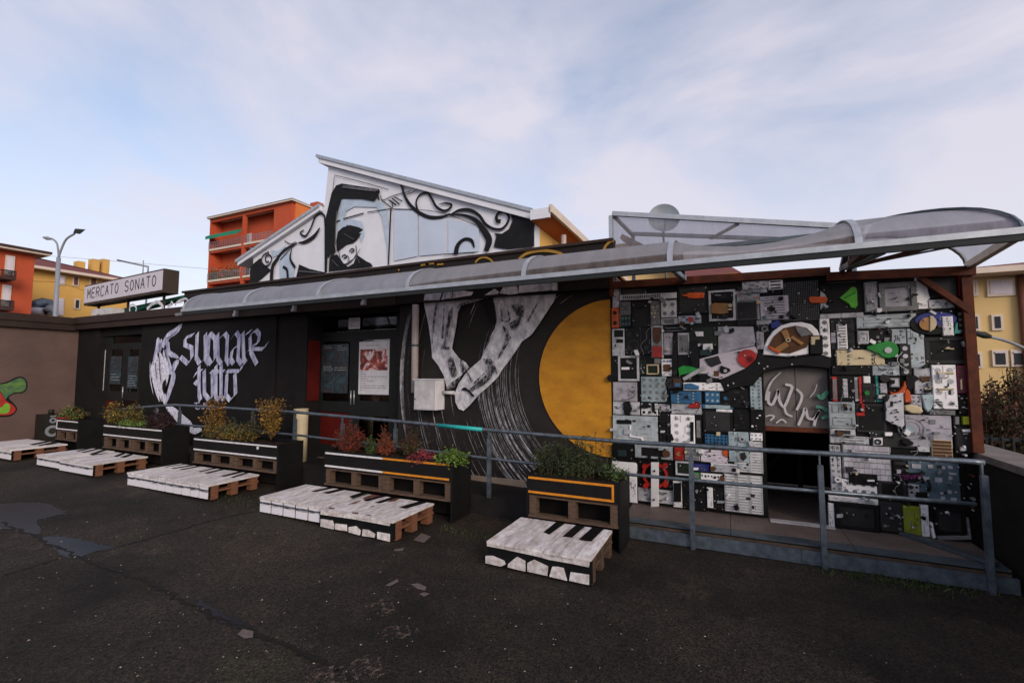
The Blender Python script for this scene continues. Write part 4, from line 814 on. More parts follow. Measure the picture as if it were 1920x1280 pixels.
T = '''circuit_strip 1149 540 1161 577 c_lg 2 chips_7 c_ch
orange_socket_box 1148 578 1161 615 c_or 4 holes_1_2 c_dk
metal_strip 1161 540 1165 613 c_gy 1.6
dark_cover 1166 541 1212 553 c_ch 1.5 lines_2 c_gy
grey_cover 1163 566 1183 591 c_gy 2 lines_4 c_ch
teal_box 1166 592 1184 613 c_td 4
black_grille 1185 566 1219 614 c_dk 2 hs_14 c_ch
olive_board 1220 564 1239 610 c_gy 1.6 chips_12 c_be
silver_case 1240 564 1269 596 c_sv 3.5 holes_2_2 c_gy
drive_tray 1240 597 1271 609 c_lg 3 inset_.2 c_gy
brown_strip 1270 563 1276 590 c_br 2
laptop_shell 1271 537 1328 590 c_dk 2.6 inset_.08 c_ch
header_panel 1213 533 1389 536 c_ch 1.2
blue_card 1272 592 1315 607 c_bl 2 chips_6 c_db
small_modem 1149 617 1172 667 c_lg 3 lines_5 c_gy
speaker_panel 1173 614 1221 665 c_dk 2.4
phone_base 1222 611 1244 671 c_bl 3.4
drive_plate 1245 624 1262 665 c_mv 2 
drive_plate 1271 624 1293 665 c_mv 2
drive_header 1245 612 1293 623 c_dk 2.6 lines_2 c_lg
open_chassis 1329 545 1379 602 c_lg 3.6 frame_.1 c_dk
tape_deck_panel 1333 548 1375 566 c_dk 3.9 inset_.3 c_ch
slotted_bracket 1391 528 1440 543 c_sv 3
slotted_bracket 1440 526 1467 544 c_wh 3.4 hs_3 c_dk
bracket_strip 1376 544 1438 551 c_lg 2.4
steel_plate 1381 552 1424 565 c_bl 2 chips_3 c_or
flat_screen 1380 566 1420 600 c_gy 3 inset_.04 c_ch
edge_strip 1420 566 1424 600 c_lg 2
ribbed_cover 1425 556 1478 600 c_pk 3 hs_9 c_gy
mounting_tab 1418 601 1446 609 c_lg 2.2
circuit_board 1294 613 1344 650 c_gn 2 chips_26 c_ch
black_clip 1381 601 1417 611 c_dk 3
pale_strip 1418 622 1432 655 c_mv 2.6 chips_4 c_gy
gear_box 1420 610 1441 621 c_ch 3
perforated_panel 1468 528 1535 602 c_dk 2.4 holes_20_20 c_gy
black_backplate 1537 530 1606 587 c_dk 2.2
mesh_cover 1620 530 1644 585 c_lg 3.4 holes_8_20 c_ch
white_casing 1718 530 1737 580 c_wh 2.6 lines_4 c_gy
casing_foot 1738 562 1786 579 c_lg 3.2
dark_lid 1740 516 1792 560 c_dk 2 inset_.06 c_ch
red_bar 1795 516 1808 555 c_rd 3 hs_3 c_br
long_bracket 1536 588 1617 597 c_lg 3.4
white_side 1537 598 1555 670 c_wh 3 holes_1_5 c_gy
dark_slot_panel 1557 598 1602 655 c_ch 1.6
lavender_label 1557 624 1566 643 c_mv 2.2 lines_6 c_gy
ladder_frame 1568 608 1587 655 c_wh 3.2 hs_9 c_gy
pressed_chassis 1604 590 1716 615 c_bl 2.4 emb_2 c_gy
chassis_side 1700 616 1732 690 c_bl 1.8
dark_bay 1603 617 1669 648 c_dk 1.8
vent_box 1606 621 1627 645 c_lg 3 emb_1 c_gy
vent_box 1637 619 1665 646 c_lg 3 chips_4 c_gy
vent_box 1669 617 1697 645 c_bl 2.8 chips_3 c_gy
player_plate 1567 656 1656 685 c_be 4.2
dark_strip 1558 686 1633 703 c_dk 2.6 lines_2 c_ch
pale_plate 1634 682 1685 704 c_bl 2.6 chips_4 c_gy
side_rail 1685 646 1706 704 c_ch 3.4 holes_1_4 c_lg
amplifier_front 1732 632 1817 682 c_ch 3 frame_.14 c_dk
controller 1792 584 1812 626 c_dk 3.6 holes_2_4 c_gy
ruler_strip 1763 594 1783 630 c_wh 4.8 lines_11 c_gy
white_lid 1745 684 1790 766 c_wh 4 
purple_lid 1791 685 1821 737 c_pu 3 
black_remote 1794 739 1823 776 c_dk 2.4 chips_5 c_lg
black_case 1787 797 1826 850 c_dk 2.6 
pale_bracket 1712 690 1743 738 c_lg 2.2 chips_3 c_gy
mouse_tray 1706 740 1726 772 c_mv 2
tool_rack 1554 704 1612 752 c_dk 1.5
red_rod 1559 706 1568 752 c_rd 3
grey_rod 1569 706 1575 750 c_ch 2.6
white_handle 1579 710 1588 745 c_lg 3.4
pale_rod 1601 707 1607 752 c_mv 3
red_rod 1609 706 1615 756 c_rd 2.8
white_knob 1617 705 1630 718 c_wh 3.4
joystick_pad 1615 719 1640 754 c_ch 3.4 
teal_clip 1641 705 1646 753 c_te 2.6
teal_clip 1647 749 1654 753 c_te 2.8
lavender_tube 1648 718 1661 737 c_mv 3.2 
grey_cup 1666 708 1684 726 c_gy 3.6 inset_.14 c_lg
pressed_cover 1553 753 1602 802 c_bl 2.8 emb_2 c_gy
black_tray 1604 756 1660 810 c_ch 2 inset_.08 c_dk
red_angle 1603 773 1619 779 c_rd 3.2
red_angle 1613 756 1619 772 c_rd 3.2
disc_tray 1696 778 1782 837 c_mv 2.2 
mouse_shelf 1740 768 1788 777 c_gy 2.6
slot_bezel 1555 803 1602 815 c_sv 3 inset_.2 c_ch
long_grey_bar 1555 817 1628 831 c_lg 3.2 hs_3 c_gy
dark_front 1630 810 1713 838 c_ch 3 
keypad_phone 1744 824 1782 856 c_be 4.2 keys_3_5 c_br
small_socket 1718 832 1741 846 c_lg 3 chips_3 c_ch
side_bracket 1556 833 1576 920 c_lg 2.6 holes_2_8 c_gy
grey_keyboard 1578 834 1670 898 c_gy 2.6 keys_9_6 c_mv
black_drive 1590 886 1643 907 c_dk 4 
white_plate 1577 899 1643 928 c_wh 2.2 holes_4_2 c_gy
white_plate 1553 931 1645 941 c_wh 2.4
white_plate 1553 942 1564 1000 c_wh 2.4
small_monitor 1565 942 1646 992 c_dk 4 frame_.12 c_ch
black_printer 1671 848 1700 898 c_dk 3.4 hs_4 c_ch
dark_bay 1644 901 1699 929 c_ch 2.2 inset_.14 c_dk
main_board 1701 860 1797 938 c_sb 2 chips_34 c_lg
board_bracket 1701 906 1721 936 c_lg 3.4 holes_2_3 c_dk
drive_bay 1648 940 1691 995 c_ch 2.2 chips_8 c_gy
lime_panel 1692 947 1724 1000 c_ol 2.6
white_tower 1725 945 1740 1004 c_wh 3 
fat_monitor 1750 952 1806 998 c_dk 4 frame_.1 c_ch
grey_panel 1150 716 1195 752 c_mv 2 lines_3 c_lg
grey_panel 1150 753 1200 777 c_lg 1.7 chips_3 c_gy
black_strip 1148 669 1159 714 c_dk 2
picture_frame 1160 667 1199 714 c_lg 3.4 frame_.1 c_dk
dark_board 1200 674 1212 703 c_gn 1.8 chips_7 c_lg
small_module 1213 683 1236 702 c_be 2.8 frame_.13 c_gn
grey_square 1227 672 1239 682 c_gy 1.8
switch_plate 1241 673 1261 705 c_wh 2.6 
pale_blue_cover 1203 706 1250 753 c_pb 2.6 holes_4_4 c_gy
white_bezel 1282 717 1357 732 c_wh 4 
blue_tray 1258 733 1315 756 c_bu 2.4
blue_tray 1322 734 1350 756 c_bu 2.4 
blue_strip 1317 758 1375 766 c_bu 2
black_tray 1351 728 1403 764 c_dk 2 
pale_bracket 1406 707 1428 767 c_pb 2.6 holes_2_9 c_gy
scratched_plate 1259 757 1316 776 c_lg 1.8 lines_4 c_gy
white_front 1258 777 1303 831 c_wh 3.6 
black_column 1304 777 1316 830 c_dk 3 inset_.2 c_gy
black_laptop 1318 767 1374 811 c_dk 2.6 inset_.1 c_ch
laptop_strip 1343 767 1373 772 c_wh 3.2
dark_column 1375 766 1405 806 c_dk 1.8
socket_column 1407 769 1428 806 c_dk 2.4 chips_5 c_wh
knob_panel 1203 756 1234 778 c_wh 2.4 holes_3_2 c_dk
lavender_panel 1236 757 1256 771 c_mv 2.6 chips_2 c_rd
steel_pan 1150 779 1234 828 c_bl 2.4 emb_1 c_lg
black_grille 1236 773 1256 828 c_dk 2 holes_3_9 c_ch
blue_crate 1322 814 1364 832 c_bu 3 holes_6_3 c_dk
lock_plate 1366 809 1404 865 c_pb 3 
white_corner 1406 811 1429 825 c_wh 3
louvre_panel 1376 826 1430 885 c_sv 2.2 hs_12_2 c_wh
louvre_panel 1358 889 1430 960 c_sv 2 hs_14_3 c_wh
plug_panel 1148 834 1188 862 c_dk 2.2 inset_.3 c_td
long_case 1191 834 1262 859 c_bl 3 inset_.18 c_dk
red_box 1265 838 1282 861 c_rd 4.6 inset_.34 c_go
key_strip 1284 839 1312 862 c_sv 3 keys_4_3 c_gy
router_lid 1148 865 1195 884 c_wh 3 round_.25
router_lid 1181 885 1195 941 c_wh 3 
fan_backing 1197 863 1262 914 c_dk 1.4
grey_boards 1197 916 1262 941 c_lg 1.8 chips_6 c_gy
chip_frame 1267 864 1300 890 c_lg 2.8 frame_.12 c_gn
pink_panel 1314 843 1364 866 c_pk 2.4 lines_4 c_lg
white_bar 1333 868 1386 884 c_wh 3.4 
violet_block 1301 869 1330 882 c_db 3
green_block 1301 884 1312 896 c_gr 3
white_bar 1314 887 1356 904 c_wh 3 holes_7_2 c_dk
white_phone 1263 901 1279 949 c_wh 3.4 
dark_rack 1281 906 1323 955 c_dk 1.8 chips_9 c_ch
white_slat 1326 913 1337 950 c_wh 3
dark_slat 1339 913 1356 955 c_dk 2.4 vs_3 c_ch
corner_panel 1799 868 1812 1000 c_dk 1.5'''
PC = {}
for ln in T.split('\n'):
    f_ = ln.split(); o = piece(f_[0], *map(float, f_[1:5]), f_[5], float(f_[6]), f_[7].replace('_', ' ') if len(f_) > 7 else '', f_[8] if len(f_) > 8 else 'c_dk'); PC.setdefault(f_[0], []).append(o)
# --- hand-drawn shapes
shape('slotted_bar', [(1163,554),(1269,549),(1269,560),(1163,564)], 'c_sv', 4.2)
D = MB()
for i in range(18): X, Z = wp(1170+i*4, 558.5-i*.2); D.box(X-.003, X+.003, YB-.0585, YB-.02, Z-.018, Z+.018)
det(HW, D, 'c_ch', 'bar_slots')
shape('orange_drill', [(1280,554),(1288,553),(1290,550),(1318,549.5),(1321,552),(1320,560),(1302,561),(1290,559),(1288,557),(1280,556)], 'c_or', 5)
shape('red_bug', [(1290,598),(1294,594),(1300,596),(1301,602),(1297,606),(1292,604)], 'c_rd', 4)
shape('dark_window', [(1153,619),(1170,619),(1170,632),(1153,632)], 'c_dk', 4.6); shape('dark_window', [(1157,636),(1170,636),(1170,643),(1157,643)], 'c_dk', 4.6)
disc('speaker_ring', 1189, 648, 11, 'c_ch', 3.4, 9); disc('speaker_ring', 1189, 648, 6, 'c_ch', 3.0, 4.6); shape('panel_rib', [(1201,616),(1203,616),(1203,663),(1201,663)], 'c_ch', 3.6)
shape('earpiece', [(1225,614),(1241,614),(1240,634),(1236,642),(1232,644),(1228,640),(1225,630)], 'c_br', 4.6); shape('red_keypad', [(1224,649),(1242,649),(1242,670),(1224,670)], 'c_rd', 5)
shape('toothed_bar', [(1262,640),(1264,630),(1270,630),(1270,707),(1261,707),(1261,660)], 'c_dk', 4)
shape('vent_hose', [(1294,640),(1311,638),(1312,665),(1310,690),(1312,700),(1297,700),(1296,680),(1292,660)], 'c_dk', 3.4)
shape('wooden_block', [(1333,572),(1340,569),(1365,570),(1366,588),(1350,590),(1333,588)], 'c_go', 5); disc('bulb', 1369, 574, 4, 'c_be', 6); shape('bulb', [(1364,580),(1372,580),(1372,583),(1364,583)], 'c_be', 6)
disc('rubber_foot', 1463, 561, 4.5, 'c_dk', 5); disc('rubber_foot', 1464, 595, 4.5, 'c_dk', 5); disc('rubber_foot', 1431, 562, 4, 'c_bl', 5); disc('rubber_foot', 1432, 596, 4, 'c_sb', 5)
shape('silver_cover', [(1346,613),(1412,612),(1417,640),(1414,648),(1380,655),(1347,664)], 'c_mv', 2.4); shape('white_chip', [(1303,622),(1319,622),(1319,631),(1306,631)], 'c_wh', 4.4)
disc('gear', 1433, 617, 6.5, 'c_gy', 4.6, 3); shape('blue_clip', [(1443,606),(1458,600),(1463,606),(1460,613),(1446,617)], 'c_db', 4)
# washing-machine door ring with a fan behind it
ring = [(1430,665),(1432,650),(1438,636),(1449,621),(1463,611),(1482,605.5),(1502,604.5),(1520,609),(1531,619),(1536,631),(1536,640),(1515,640),(1515,664),(1475,669)]
hole = [(1439,651),(1450,631),(1468,616),(1490,611),(1510,615),(1523,627),(1518,640),(1510,652),(1480,663),(1458,661)]
shape('machine_door', ring, 'c_wh', 4.5, ch=.008); o = shape('door_opening', hole, 'c_br', 5.4, ch=.001)
for p in ([(1472,640),(1462,622),(1474,618),(1480,634)], [(1480,634),(1500,648),(1506,644),(1484,630)], [(1472,640),(1450,654),(1462,660),(1478,650)]): shape('fan_blade', p, 'c_go', 7)
disc('fan_hub', 1476, 638, 5, 'c_be', 8, 2.4); shape('red_seal', [(1440,648),(1462,659),(1459,664),(1440,654)], 'c_or', 7.6); shape('grey_vane', [(1490,613),(1508,616),(1520,628),(1500,632),(1492,622)], 'c_gy', 6.6)
shape('dark_module', [(1517,630),(1540,629),(1541,664),(1517,664)], 'c_dk', 6); shape('beige_tab', [(1518,632),(1534,631),(1534,637),(1526,638),(1525,647),(1518,647)], 'c_be', 7)
shape('orange_paddle', [(1516,558),(1520,557),(1546,557),(1551,562),(1546,569),(1520,569),(1516,565)], 'c_or', 4.4); shape('pale_half_disc', [(1537,546),(1546,552),(1550,562),(1546,574),(1537,582)], 'c_bl', 3)
shape('green_triangle', [(1572,560),(1589,545),(1594,540),(1600,539),(1605,543),(1606,573),(1602,579),(1594,578),(1590,571)], 'c_lm', 4.4, ch=.007); shape('triangle_rib', [(1580,559),(1602,548),(1602,551),(1584,560)], 'c_gr', 5.2)
o = piece('old_monitor', 1646, 531, 1716, 584, 'c_gy', 4.5, 'frame .16', 'c_mv'); shape('white_cheek', [(1714,522),(1733,530),(1741,560),(1728,572),(1714,568)], 'c_wh', 3.6)
# green paper-clip disc, blue oval clock
X, Z = wp(1661, 656); r_ = wp(1681, 656)[0]-X; P = [(X+r_*math.cos(math.radians(a_)), Z+r_*math.sin(math.radians(a_))) for a_ in range(-150, 121, 15)]+[wp(1640, 645), wp(1622, 650), wp(1622, 655)]
MB().wall(P, YB-.066, YB-.045, .006).build('green_reel', M['c_gr'], HW); disc('reel_hole', 1661, 657, 7, 'c_lg', 7)
X, Z = wp(1746, 607); a_, b_ = wp(1793, 607)[0]-X, .115
MB().wall([(X+a_*math.cos(i*math.pi/16), Z+b_*math.sin(i*math.pi/16)) for i in range(32)], YB-.042, YB-.001, .012).build('blue_oval_clock', M['c_dk'], HW)
MB().wall([(X+.02+a_*.85*math.cos(i*math.pi/16), Z+.035+b_*.62*math.sin(i*math.pi/16)) for i in range(32)], YB-.047, YB-.0425, .001).build('blue_face', M['c_db'], HW)
disc('gold_disc', 1735, 608, 16, 'c_go', 5.6, d0=4.3); shape('gold_half', [(1738,593),(1744,594),(1750,601),(1751,609),(1747,618),(1738,623)], 'c_be', 6.4, y1=5.0)
shape('teal_angle', [(1788,605),(1791,606),(1791,619),(1797,620),(1797,626),(1784,626),(1785,618)], 'c_te', 5); shape('cream_badge', [(1767,655),(1769,652),(1775,650),(1776,653),(1784,653),(1784,656)], 'c_be', 5)
shape('shade_strip', [(1753,697),(1784,697),(1784,701),(1753,701)], 'c_be', 5.2); shape('shade_strip', [(1753,727),(1784,727),(1784,730),(1753,730)], 'c_be', 5.2); shape('hinge', [(1796,712),(1799,710),(1800,730),(1797,730)], 'c_be', 4.4)
shape('lime_card', [(1802,780),(1818,780),(1818,795),(1802,795)], 'c_ye', 3.2); shape('grey_card', [(1787,780),(1795,780),(1795,795),(1787,795)], 'c_gy', 3); shape('logo_plate', [(1799,804),(1815,803),(1819,806),(1814,809),(1800,808)], 'c_wh', 4.2); shape('logo_plate', [(1802,811),(1812,811),(1812,813),(1802,813)], 'c_wh', 4.2)
shape('grille_insert', [(1722,705),(1741,705),(1741,715),(1722,715)], 'c_br', 4); shape('blue_tongue', [(1724,740),(1750,738),(1747,758),(1742,768),(1736,772),(1730,764)], 'c_pb', 4.4, ch=.008); shape('computer_mouse', [(1693,760),(1705,757),(1722,762),(1728,770),(1722,775),(1706,774),(1694,768)], 'c_be', 4.6, ch=.01)
shape('orange_figure', [(1666,733),(1672,736),(1682,734),(1690,724),(1694,714),(1697,726),(1692,738),(1680,741),(1668,740)], 'c_or', 4.6); shape('orange_figure', [(1693,732),(1698,728),(1703,734),(1706,748),(1703,754),(1694,754),(1692,744)], 'c_or', 4.8, ch=.008); shape('black_blob', [(1695,704),(1714,704),(1722,710),(1712,716),(1712,724),(1702,732),(1696,724)], 'c_dk', 4.2)
disc('green_pad', 1623, 736, 5, 'c_gr', 5); disc('dark_lens', 1656, 709, 9, 'c_ch', 5); disc('dark_lens', 1656, 743, 9, 'c_ch', 5)
o = shape('perforated_bracket', [(1657,742),(1690,735),(1692,796),(1686,802),(1680,797),(1658,787)], 'c_lg', 4.6)
for x_, y_ in ((1675,741),(1684,751),(1675,753),(1668,760),(1676,767),(1679,771),(1668,773),(1676,780),(1679,785),(1670,790),(1684,799)): disc('screw_hole', x_, y_, 1.8, 'c_dk', 6.4, d0=5, par=o, n=8)
disc('disc_ring', 1706, 803, 25, 'c_gy', 3.2, 23); disc('disc_ring', 1706, 803, 17, 'c_gy', 3.2, 16); disc('pale_disc', 1704, 803, 9, 'c_pb', 4.4)
shape('fan_square', [(1635,820),(1652,819),(1652,833),(1635,834)], 'c_wh', 4.4); disc('fan_ring', 1643, 826.5, 6.4, 'c_dk', 5.6, 3.6, d0=4.5); shape('oval_knob', [(1688,822),(1700,821),(1710,828),(1708,833),(1696,834),(1686,829)], 'c_dk', 4.8, ch=.01)
shape('drive_label', [(1623,897),(1636,897),(1636,900),(1623,900)], 'c_wh', 6); disc('hard_disk', 1569, 897, 6, 'c_wh', 4.2, 3)
D = MB()
for i in range(44):
    X, Z = wp(rp.uniform(1680, 1722), rp.uniform(888, 896)); D.box(X, X+.01, YB-.062, YB-.045, Z, Z+.006)
o = shape('printer_lip', [(1678,884),(1724,884),(1726,896),(1712,902),(1690,900),(1676,892)], 'c_dk', 4.4); det(o, D, 'c_ma', 'magenta_keys')
shape('curved_guide', [(1712,925),(1718,920),(1734,920),(1735,938),(1716,938)], 'c_dk', 5); disc('tower_button', 1728, 968, 4, 'c_dk', 4.8); shape('bent_tube', [(1741,978),(1745,977),(1751,1005),(1746,1006)], 'c_wh', 4); shape('monitor_foot', [(1752,1003),(1812,1001),(1808,968),(1813,968),(1818,1008),(1758,1010)], 'c_gy', 4.6)
shape('frame_label', [(1166,688),(1181,688),(1181,693),(1166,693)], 'c_wh', 3.6); disc('black_knob', 1146.5, 708.5, 6.5, 'c_dk', 5)
for x_ in (1246, 1252, 1258): disc('switch', x_, 677, 1.6, 'c_db', 4.4, n=8)
shape('brown_grille', [(1245,683),(1258,683),(1258,696),(1245,696)], 'c_br', 4.4); shape('camera_body', [(1250,710),(1264,706),(1278,708),(1281,718),(1278,728),(1254,729),(1248,720)], 'c_ch', 4.4, ch=.008); shape('camera_window', [(1263,710),(1277,710),(1277,726),(1263,726)], 'c_br', 5.4); shape('blue_window', [(1266,718),(1276,717),(1276,725),(1266,725)], 'c_bu', 6.2)
shape('green_blade', [(1272,690),(1282,685),(1296,687),(1312,692),(1312,702),(1290,700),(1274,704)], 'c_gr', 4); shape('diagonal_bar', [(1280,708),(1320,685),(1325,691),(1283,714)], 'c_lg', 5)
o = shape('machine_plate', [(1312,673),(1345,664),(1415,649),(1424,665),(1420,684),(1390,700),(1350,711),(1312,708)], 'c_pk', 3); shape('dark_patch', [(1321,673),(1347,667),(1353,681),(1335,688),(1328,684)], 'c_ch', 4.4); shape('hand_lever', [(1349,694),(1352,685),(1368,691),(1370,695),(1362,700),(1352,699)], 'c_dk', 5); disc('lever_eye', 1360, 695, 3.4, 'c_lg', 6.2)
shape('black_handle', [(1312,657),(1328,656),(1334,660),(1334,667),(1312,667)], 'c_td', 4.2, ch=.007); shape('dark_adapter', [(1313,700),(1333,700),(1333,707),(1348,709),(1348,714),(1310,714)], 'c_dk', 4.8); shape('brown_relay', [(1339,695),(1348,695),(1348,705),(1339,705)], 'c_br', 5); shape('white_socket', [(1318,645),(1336,644),(1337,655),(1318,656)], 'c_wh', 4)
o = disc('red_disc', 1401, 672, 19, 'c_rd', 5.4); D = MB(); X, Z = wp(1407, 673)
for i in range(14): t_ = i*math.pi/7; D.bar((X+.008*math.cos(t_), YB-.075, Z+.008*math.sin(t_)), (X+.04*math.cos(t_), YB-.075, Z+.04*math.sin(t_)), .0035, .003, (0,1,0))
det(o, D, 'c_dk', 'spokes')
shape('rubber_band', [(1349,712),(1365,705),(1398,690),(1416,674),(1422,658),(1432,668),(1475,673),(1516,667),(1540,665),(1556,671),(1555,692),(1540,690),(1500,686),(1452,692),(1428,700),(1412,722),(1370,729),(1360,735)], 'c_dk', 6.2, ch=.01)
for x_, y_ in ((1422,681),(1438,687),(1483,683),(1478,667),(1490,667),(1432,691),(1552,669),(1365,722),(1375,718)): disc('bolt_head', x_, y_, 1.7, 'c_lg', 8.4, d0=6, n=8)
shape('blue_cutout', [(1284,719),(1296,718),(1311,723),(1311,729),(1284,729)], 'c_bu', 5.6); disc('blue_button', 1360, 746, 3.6, 'c_bu', 4); shape('red_wedge', [(1290,762),(1293,758),(1310,751),(1314,761),(1312,764),(1294,764)], 'c_rd', 4)
shape('dark_slot', [(1295,790),(1301,790),(1301,826),(1295,826)], 'c_dk', 5); disc('black_dial', 1212, 759, 6, 'c_dk', 4.4); shape('black_latch', [(1222,756),(1228,754),(1229,770),(1224,773)], 'c_dk', 5); shape('black_plug', [(1169,757),(1172,753),(1182,753),(1186,765),(1183,778),(1172,776)], 'c_dk', 5, ch=.008)
disc('lock_knob', 1391, 822, 5.4, 'c_lg', 5.4, 3); shape('lock_slot', [(1388,848),(1396,846),(1400,856),(1394,862),(1388,858)], 'c_ch', 5); shape('pan_tube', [(1182,796),(1184,796),(1184,816),(1205,818),(1208,825),(1230,827),(1230,829),(1206,828),(1203,821),(1182,818)], 'c_wh', 4.6, ch=.002); shape('pan_slot', [(1158,786),(1185,787),(1185,794),(1158,793)], 'c_dk', 4.4)
o = disc('red_fan_ring', 1229, 889, 24, 'c_rd', 4, 19.5, n=28); 
for x_, y_ in ((1210,873),(1248,871),(1249,907),(1212,909)): disc('fan_lug', x_, y_, 5, 'c_rd', 4.6)
shape('white_strap', [(1222,865),(1236,865),(1236,947),(1222,947)], 'c_wh', 6); disc('strap_hole', 1229, 880, 1.8, 'c_dk', 7.6, d0=6, n=8); disc('strap_hole', 1228, 933, 1.8, 'c_dk', 7.6, d0=6, n=8)
shape('phone_screen', [(1264,903),(1278,903),(1278,938),(1264,938)], 'c_dk', 4.8); disc('round_knob', 1376, 879, 4, 'c_dk', 5.4); disc('round_knob', 1354, 895, 5, 'c_br', 5); disc('round_knob', 1341, 893, 2.4, 'c_ch', 5); shape('brown_valve', [(1331,874),(1338,872),(1344,876),(1340,881),(1332,880)], 'c_br', 5); shape('orange_corner', [(1354,844),(1364,843),(1364,857),(1356,852)], 'c_or', 4.2); disc('red_light', 1250, 849, 7, 'c_br', 5)
# --- loose small bits, cables and screws between the big pieces
for i in range(260):
    x_, y_ = rp.uniform(1150, 1822), rp.uniform(540, 995)
    if 1415 < x_ < 1565 and y_ > 600 or y_ > 930+(x_-1150)*.1: continue
    a_, b_ = rp.uniform(2, 7), rp.uniform(1.5, 4.5); m_ = rp.choice(['c_dk','c_dk','c_dk','c_ch','c_ch','c_gy','c_gy','c_lg','c_lg','c_wh','c_wh','c_sv','c_be','c_gn','c_br','c_bl'])
    if i % 3 == 0: disc('small_knob', x_, y_, rp.uniform(1.4, 3), m_, rp.uniform(5.5, 7), n=10)
    else:
        t_ = rp.choice([0, 0, 0, .5, -.4, 1.2]); ct, st_ = math.cos(t_), math.sin(t_)
        shape(rp.choice(['small_chip', 'small_bracket', 'small_plug', 'small_clip']), [(x_+ct*u-st_*v, y_+st_*u+ct*v) for u, v in ((-a_,-b_),(a_,-b_),(a_,b_*.4),(a_*.6,b_),(-a_,b_))], m_, rp.uniform(4.5, 6.5), ch=.002)
D = MB()
for i in range(420):
    x_, y_ = rp.uniform(1150, 1822), rp.uniform(540, 995)
    if 1425 < x_ < 1560 and y_ > 690 or y_ > 925+(x_-1150)*.1: continue
    X, Z = wp(x_, y_); D.disc((X, YB-.03, Z), (0,-1,0), 0, rp.uniform(.003, .006), rp.uniform(.012, .035), 6)
stuff(D.build('screw_heads', M['c_lg'], HW))
for i in range(16):
    x_, y_ = rp.uniform(1170, 1400) if i % 2 else rp.uniform(1570, 1790), rp.uniform(570, 900); P = [(x_, y_)]
    for k_ in range(4): P.append((P[-1][0]+rp.uniform(-16, 16), P[-1][1]+rp.uniform(-3, 16)))
    MB().tube(smooth_line([V((wp(*q_)[0], YB-.055, wp(*q_)[1])) for q_ in P], 4), .0035, 5).build('cable', M[rp.choice(['c_dk','c_dk','c_ch','c_gy','c_lg','c_br'])], HW)
# --- steel frame round the hoarding
bz = lambda px, py, Y=5.585: PY(px, py, Y).z
z1_, z0_ = bz(1300, 519), bz(1300, 531)
MB().bar(PY(1149, 535, YF-.05), PY(1556, 509, YF-.05), .06, .085).build('frame_beam', 'rust_steel', HW)
z1_, z0_ = bz(1700, 507), bz(1700, 519)
MB().bar(PY(1550, 519, YF-.12), PY(1828, 507, YF-.12), .05, .085).build('frame_beam', 'rust_steel', HW); z0_ = PY(1818, 511, YF-.1).z-.03
xp = PY(1822, 680, YF-.08).x
MB().box(xp-.04, xp+.035, YF-.11, YF-.035, .995, z0_-.001).build('frame_post', 'rust_steel', HW)
a, b = PY(1724, 520, YF-.09), PY(1818, 583, YF-.09)
MB().bar(a, b, .05, .06, (0,1,0)).build('frame_brace', 'rust_steel', HW)
MB().box(XR+.003, XR+.05, YF-.076, YF-.001, z0_+.05, PY(1150, 500, YF).z).build('frame_post', 'rust_steel', HW)
# --- doorway: two scribbled flaps, dark booth
za, zb = PY(1490, 801, YF).z, zdt+.06
mat('flap_grey', (104,98,96), .7, .3, 4, .1)
xq = fx(1491)
for x0_, x1_, y_ in ((dx0+.004, xq-.003, YF+.035), (xq+.003, dx1-.004, YF+.035)): MB().box(x0_, x1_, y_, y_+.02, za, zb).build('door_flap', 'flap_grey', HW)
MB().box(dx0, dx1, YF+.03, YF+.075, za-.05, za-.003).build('lintel_bar', 'rust_steel', HW)
zt_ = zf(1400, 510, 5.333); zt2 = zf(1400, 720, 4.57); mb = MB(); YFl = YF+.034; mat('spray_grey', (188,184,188), .7, .3, 9); mat('spray_teal', (70,130,112), .8, .3, 9)
for s, w, ff in (([(340,1000),(250,1090),(200,1200),(190,1280)], [10,20,22,18], zt_), ([(190,60),(185,150),(220,170),(262,80),(270,50),(280,140),(320,190),(370,80),(385,20),(330,0)], 24, zt2), ([(320,190),(340,250),(390,275)], 20, zt2), ([(425,40),(470,90),(460,150),(425,220)], 22, zt2), ([(160,275),(200,265),(235,275),(200,310)], 14, zt2), ([(250,330),(300,300),(340,330)], 14, zt2), ([(440,350),(480,260),(500,205),(520,280),(545,295),(580,290),(620,225),(590,290),(575,355)], 24, zt2), ([(600,0),(580,60),(540,110)], 8, zt2)):
    paint_stroke(mb, s, w, YFl, ff, 5)
mb.build('sprayed_tag', 'spray_grey', HW); mb = MB()
for s, w in (([(600,90),(640,110),(690,60)], [20,50,30]), ([(590,190),(650,200),(690,230)], [30,30,40]), ([(640,290),(690,270)], [20,40])): paint_stroke(mb, s, w, YFl-.02, zt2, 5)
mb.build('teal_spray', 'spray_teal', HW)
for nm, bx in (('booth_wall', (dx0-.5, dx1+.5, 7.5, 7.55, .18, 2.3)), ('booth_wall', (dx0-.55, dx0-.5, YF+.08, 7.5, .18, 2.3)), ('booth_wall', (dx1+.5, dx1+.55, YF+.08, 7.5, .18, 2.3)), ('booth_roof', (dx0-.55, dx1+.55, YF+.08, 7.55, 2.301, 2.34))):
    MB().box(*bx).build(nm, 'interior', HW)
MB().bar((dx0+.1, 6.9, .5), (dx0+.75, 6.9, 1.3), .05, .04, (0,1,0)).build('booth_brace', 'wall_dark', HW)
MB().bar((dx0+.45, 6.95, .2), (dx0+.45, 6.95, 1.9), .05, .04, (0,1,0)).build('booth_brace', 'wall_dark', HW)
